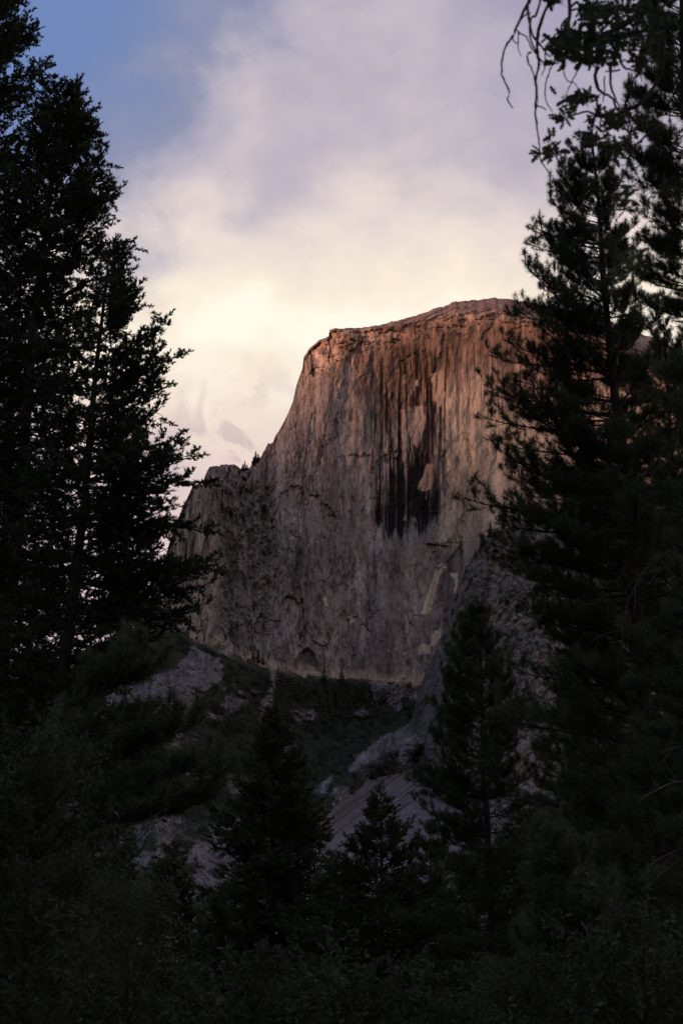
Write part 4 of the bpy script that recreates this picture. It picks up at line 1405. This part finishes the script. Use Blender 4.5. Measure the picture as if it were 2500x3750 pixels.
# ================================================================== THE HANGING OAK BOUGH, TOP RIGHT
def hanging_oak():
    rnd = random.Random(5)
    DIST = 12.0
    Z5 = lambda zx, zy, d=0.0: vat(1700 + zx * 0.5102, zy * 0.5102, DIST + d)
    foot = Vector((4.6, 12.4, 0))
    e = bpy.data.objects.new('oak_tree', None)
    e.location = foot
    col.objects.link(e)
    tag(e, 'near oak whose bare drooping twigs and leafy boughs hang into the top right corner', 'tree')
    mb = MB()
    pts = [Vector((0, 0, -.2)), Vector((-.1, 0, 3)), Vector((-.3, .05, 6)), Vector((-.5, 0, 9)), Vector((-.6, 0, 12.5))]
    mb.tube(pts, [.26, .22, .19, .15, .08], 10)
    link('trunk', mb.mesh('oak_trunk', MAT_BARK, True), e)

    def part(name, segs, r0, r1):
        m = MB()
        P = []
        for i in range(len(segs) - 1):          # knotty interpolation
            a, b = segs[i], segs[i + 1]
            for k in range(4):
                pa = segs[max(0, i - 1)]
                pb = segs[min(len(segs) - 1, i + 2)]
                u = k / 4
                cr_ = 0.5 * (2 * a + (b - pa) * u + (2 * pa - 5 * a + 4 * b - pb) * u * u + (3 * a - pa - 3 * b + pb) * u ** 3)
                P.append(cr_ + Vector((rnd.gauss(0, 1), rnd.gauss(0, 1), rnd.gauss(0, 1))) * 0.0022)
        P.append(segs[-1])
        n = len(P) - 1
        m.tube(P, [(r0 + (r1 - r0) * i / n) * rnd.uniform(0.85, 1.2) for i in range(n + 1)], 6)
        return link(name, m.mesh('oak_' + name, MAT_TWIG, True), e)

    def loc(v):
        return v - foot
    # limbs above the frame that carry the twigs
    part('limb', [Vector((-.55, 0, 10.2)), loc(Z5(1400, -500)), loc(Z5(900, -260)), loc(Z5(560, -120)), loc(Z5(440, -60))], .06, .018)
    part('limb', [loc(Z5(1400, -500)), loc(Z5(1330, -120, .2)), loc(Z5(1240, 90, .3)), loc(Z5(1110, 200, .3)), loc(Z5(980, 250, .2)), loc(Z5(860, 330, .1)), loc(Z5(700, 390, .1))], .026, .006)
    part('limb', [loc(Z5(1330, -120, .2)), loc(Z5(1420, 260, .4)), loc(Z5(1390, 560, .4)), loc(Z5(1260, 740, .3)), loc(Z5(1130, 800, .3)), loc(Z5(1000, 840, .1)), loc(Z5(880, 800, 0)), loc(Z5(740, 840, 0))], .020, .005)
    twigs = [
        ([(480, -80), (430, 70), (370, 200), (340, 270), (285, 350), (268, 460), (275, 560), (318, 650), (312, 720), (348, 775)], .010, .004),
        ([(500, -80), (450, 80), (455, 200), (475, 330), (540, 410), (580, 470), (600, 480)], .011, .005),
        ([(340, 270), (360, 350), (372, 398)], .005, .003), ([(385, 230), (385, 330), (405, 410)], .005, .003),
        ([(640, -60), (560, 120), (528, 220), (535, 330), (540, 430), (520, 520), (525, 640), (515, 770), (535, 900), (545, 1000), (555, 1100), (620, 1200)], .012, .004),
        ([(560, -60), (520, 60), (490, 50), (490, 140), (530, 230), (560, 300), (600, 330)], .008, .005),
        ([(470, 90), (420, 120), (370, 210), (440, 265), (480, 350), (540, 420)], .006, .004),
        ([(475, 370), (445, 430), (480, 530), (490, 610), (512, 700), (510, 820)], .007, .003),
        ([(515, 760), (560, 790), (578, 825)], .005, .003),
        ([(625, 470), (600, 540), (578, 640), (590, 740), (630, 800)], .006, .003),
        ([(580, 350), (575, 450), (560, 540), (540, 590)], .005, .003),
        ([(740, -60), (755, 80), (745, 160), (735, 260)], .016, .009), ([(745, 130), (700, 170), (690, 230), (660, 330)], .008, .004),
        ([(755, 50), (800, 20), (825, 60), (840, 140), (815, 250)], .010, .005),
        ([(830, 470), (800, 540), (760, 620), (725, 710), (722, 800)], .005, .003), ([(705, 490), (730, 570), (790, 600), (825, 660)], .004, .003),
        ([(960, 480), (930, 560), (945, 680), (980, 740), (1040, 770), (1060, 830)], .013, .007), ([(945, 690), (970, 780), (1000, 840)], .008, .005),
        ([(1050, 470), (1045, 600), (1080, 700), (1120, 790)], .009, .005), ([(1100, 360), (1120, 450), (1180, 500), (1250, 500)], .009, .006),
        ([(1110, 500), (1060, 530), (1000, 550)], .007, .004), ([(1175, 520), (1180, 620), (1180, 710)], .006, .004),
        ([(1210, 380), (1250, 480), (1280, 560)], .007, .004), ([(700, 240), (760, 380), (860, 430), (960, 480)], .009, .006),
        ([(1000, 550), (1000, 680), (990, 740)], .005, .003), ([(1300, -60), (1240, 60), (1200, 200), (1230, 330)], .012, .006),
        ([(1050, -60), (1080, 60), (1050, 200)], .009, .005), ([(900, -60), (880, 20), (860, 90)], .008, .004),
        ([(555, 1100), (590, 1060), (650, 1090)], .005, .003), ([(1420, 900), (1300, 980), (1200, 1100), (1150, 1250)], .008, .005),
    ]
    for k, (pl, r0, r1) in enumerate(twigs):
        dep = rnd.uniform(-0.25, 0.25) if k % 3 else 0.0
        part('twig', [loc(Z5(x, y, 0)) + Vector((0, dep * min(1, i / 3), 0)) for i, (x, y) in enumerate(pl)], r0, r1)
    # leaves: each one a part sharing a few meshes
    lm = []
    for k in range(4):
        m = MB()
        leaf_shape(m, Vector((0, 0, 0)), Vector((1, 0, 0.05 * k)), Vector((0.1 * k, 0.15 * k, 1)), 1.0)
        m.tube([Vector((-.25, 0, 0)), Vector((0.02, 0, 0))], [.012, .010], 3)
        lm.append(m.mesh('oak_leaf', MAT_OAK))
    clumps = [(760, 240, 60, 40, 7), (650, 310, 60, 50, 8), (720, 320, 80, 60, 14), (850, 300, 90, 60, 16), (960, 260, 90, 80, 20), (1020, 380, 90, 90, 22), (690, 430, 50, 40, 8),
              (850, 400, 80, 60, 12), (960, 100, 80, 60, 12), (900, 60, 50, 60, 8), (1090, 130, 90, 90, 16), (1150, 260, 90, 60, 14), (640, 0, 60, 15, 6), (1240, 60, 120, 70, 14),
              (790, 720, 90, 40, 12), (720, 845, 40, 25, 6), (860, 700, 60, 30, 6), (980, 830, 40, 30, 6), (1080, 850, 60, 50, 10), (620, 1040, 25, 40, 5), (640, 1100, 40, 40, 8),
              (560, 1100, 20, 15, 2), (1150, 880, 70, 60, 10), (1270, 440, 60, 60, 8), (1180, 1380, 40, 90, 8), (1160, 1490, 25, 40, 4), (1130, 1930, 40, 60, 6), (1240, 1850, 60, 70, 8), (1080, 1050, 90, 90, 14),
              (950, 1000, 70, 60, 8)]
    for cx, cy, sx, sy, n in clumps:
        part('twig', [loc(Z5(cx + 70, cy - 25)), loc(Z5(cx + 20, cy)), loc(Z5(cx - 35, cy + 12))], .006, .003)
        for _ in range(n):
            x = cx + rnd.gauss(0, sx * 0.55)
            y = cy + rnd.gauss(0, sy * 0.55)
            o = link('leaf', lm[rnd.randrange(4)], e)
            s = rnd.uniform(0.060, 0.105)
            o.scale = (s, s, s)
            o.location = loc(Z5(x, y, rnd.uniform(-0.3, 0.5)))
            o.rotation_euler = (rnd.gauss(0.6, 0.7), rnd.gauss(0.1, 0.6), rnd.choice((math.pi, 0, 3.6, 2.6)) + rnd.gauss(0, 0.5))
    # the rest of the leaves, past what can be told apart
    m = MB()
    for cx, cy, sx, sy, n in clumps + [(1350, 120, 160, 120, 30), (1250, 330, 120, 90, 22), (1080, 60, 120, 60, 18)]:
        for _ in range(int(n * 3.2)):
            d = Vector((rnd.gauss(-.3, 1), rnd.gauss(0, .6), rnd.gauss(-.1, .6)))
            leaf_shape(m, loc(Z5(cx + rnd.gauss(0, sx * 0.6), cy + rnd.gauss(0, sy * 0.6), rnd.uniform(-.3, .6))), d,
                       Vector((rnd.gauss(0, .8), rnd.gauss(0, .8), 1)), rnd.uniform(0.05, 0.095))
    tag(link('foliage', m.mesh('oak_foliage', MAT_OAK), e), kind='stuff')
    return e


hanging_oak()
print('tris', sum(len(m.polygons) for m in bpy.data.meshes))
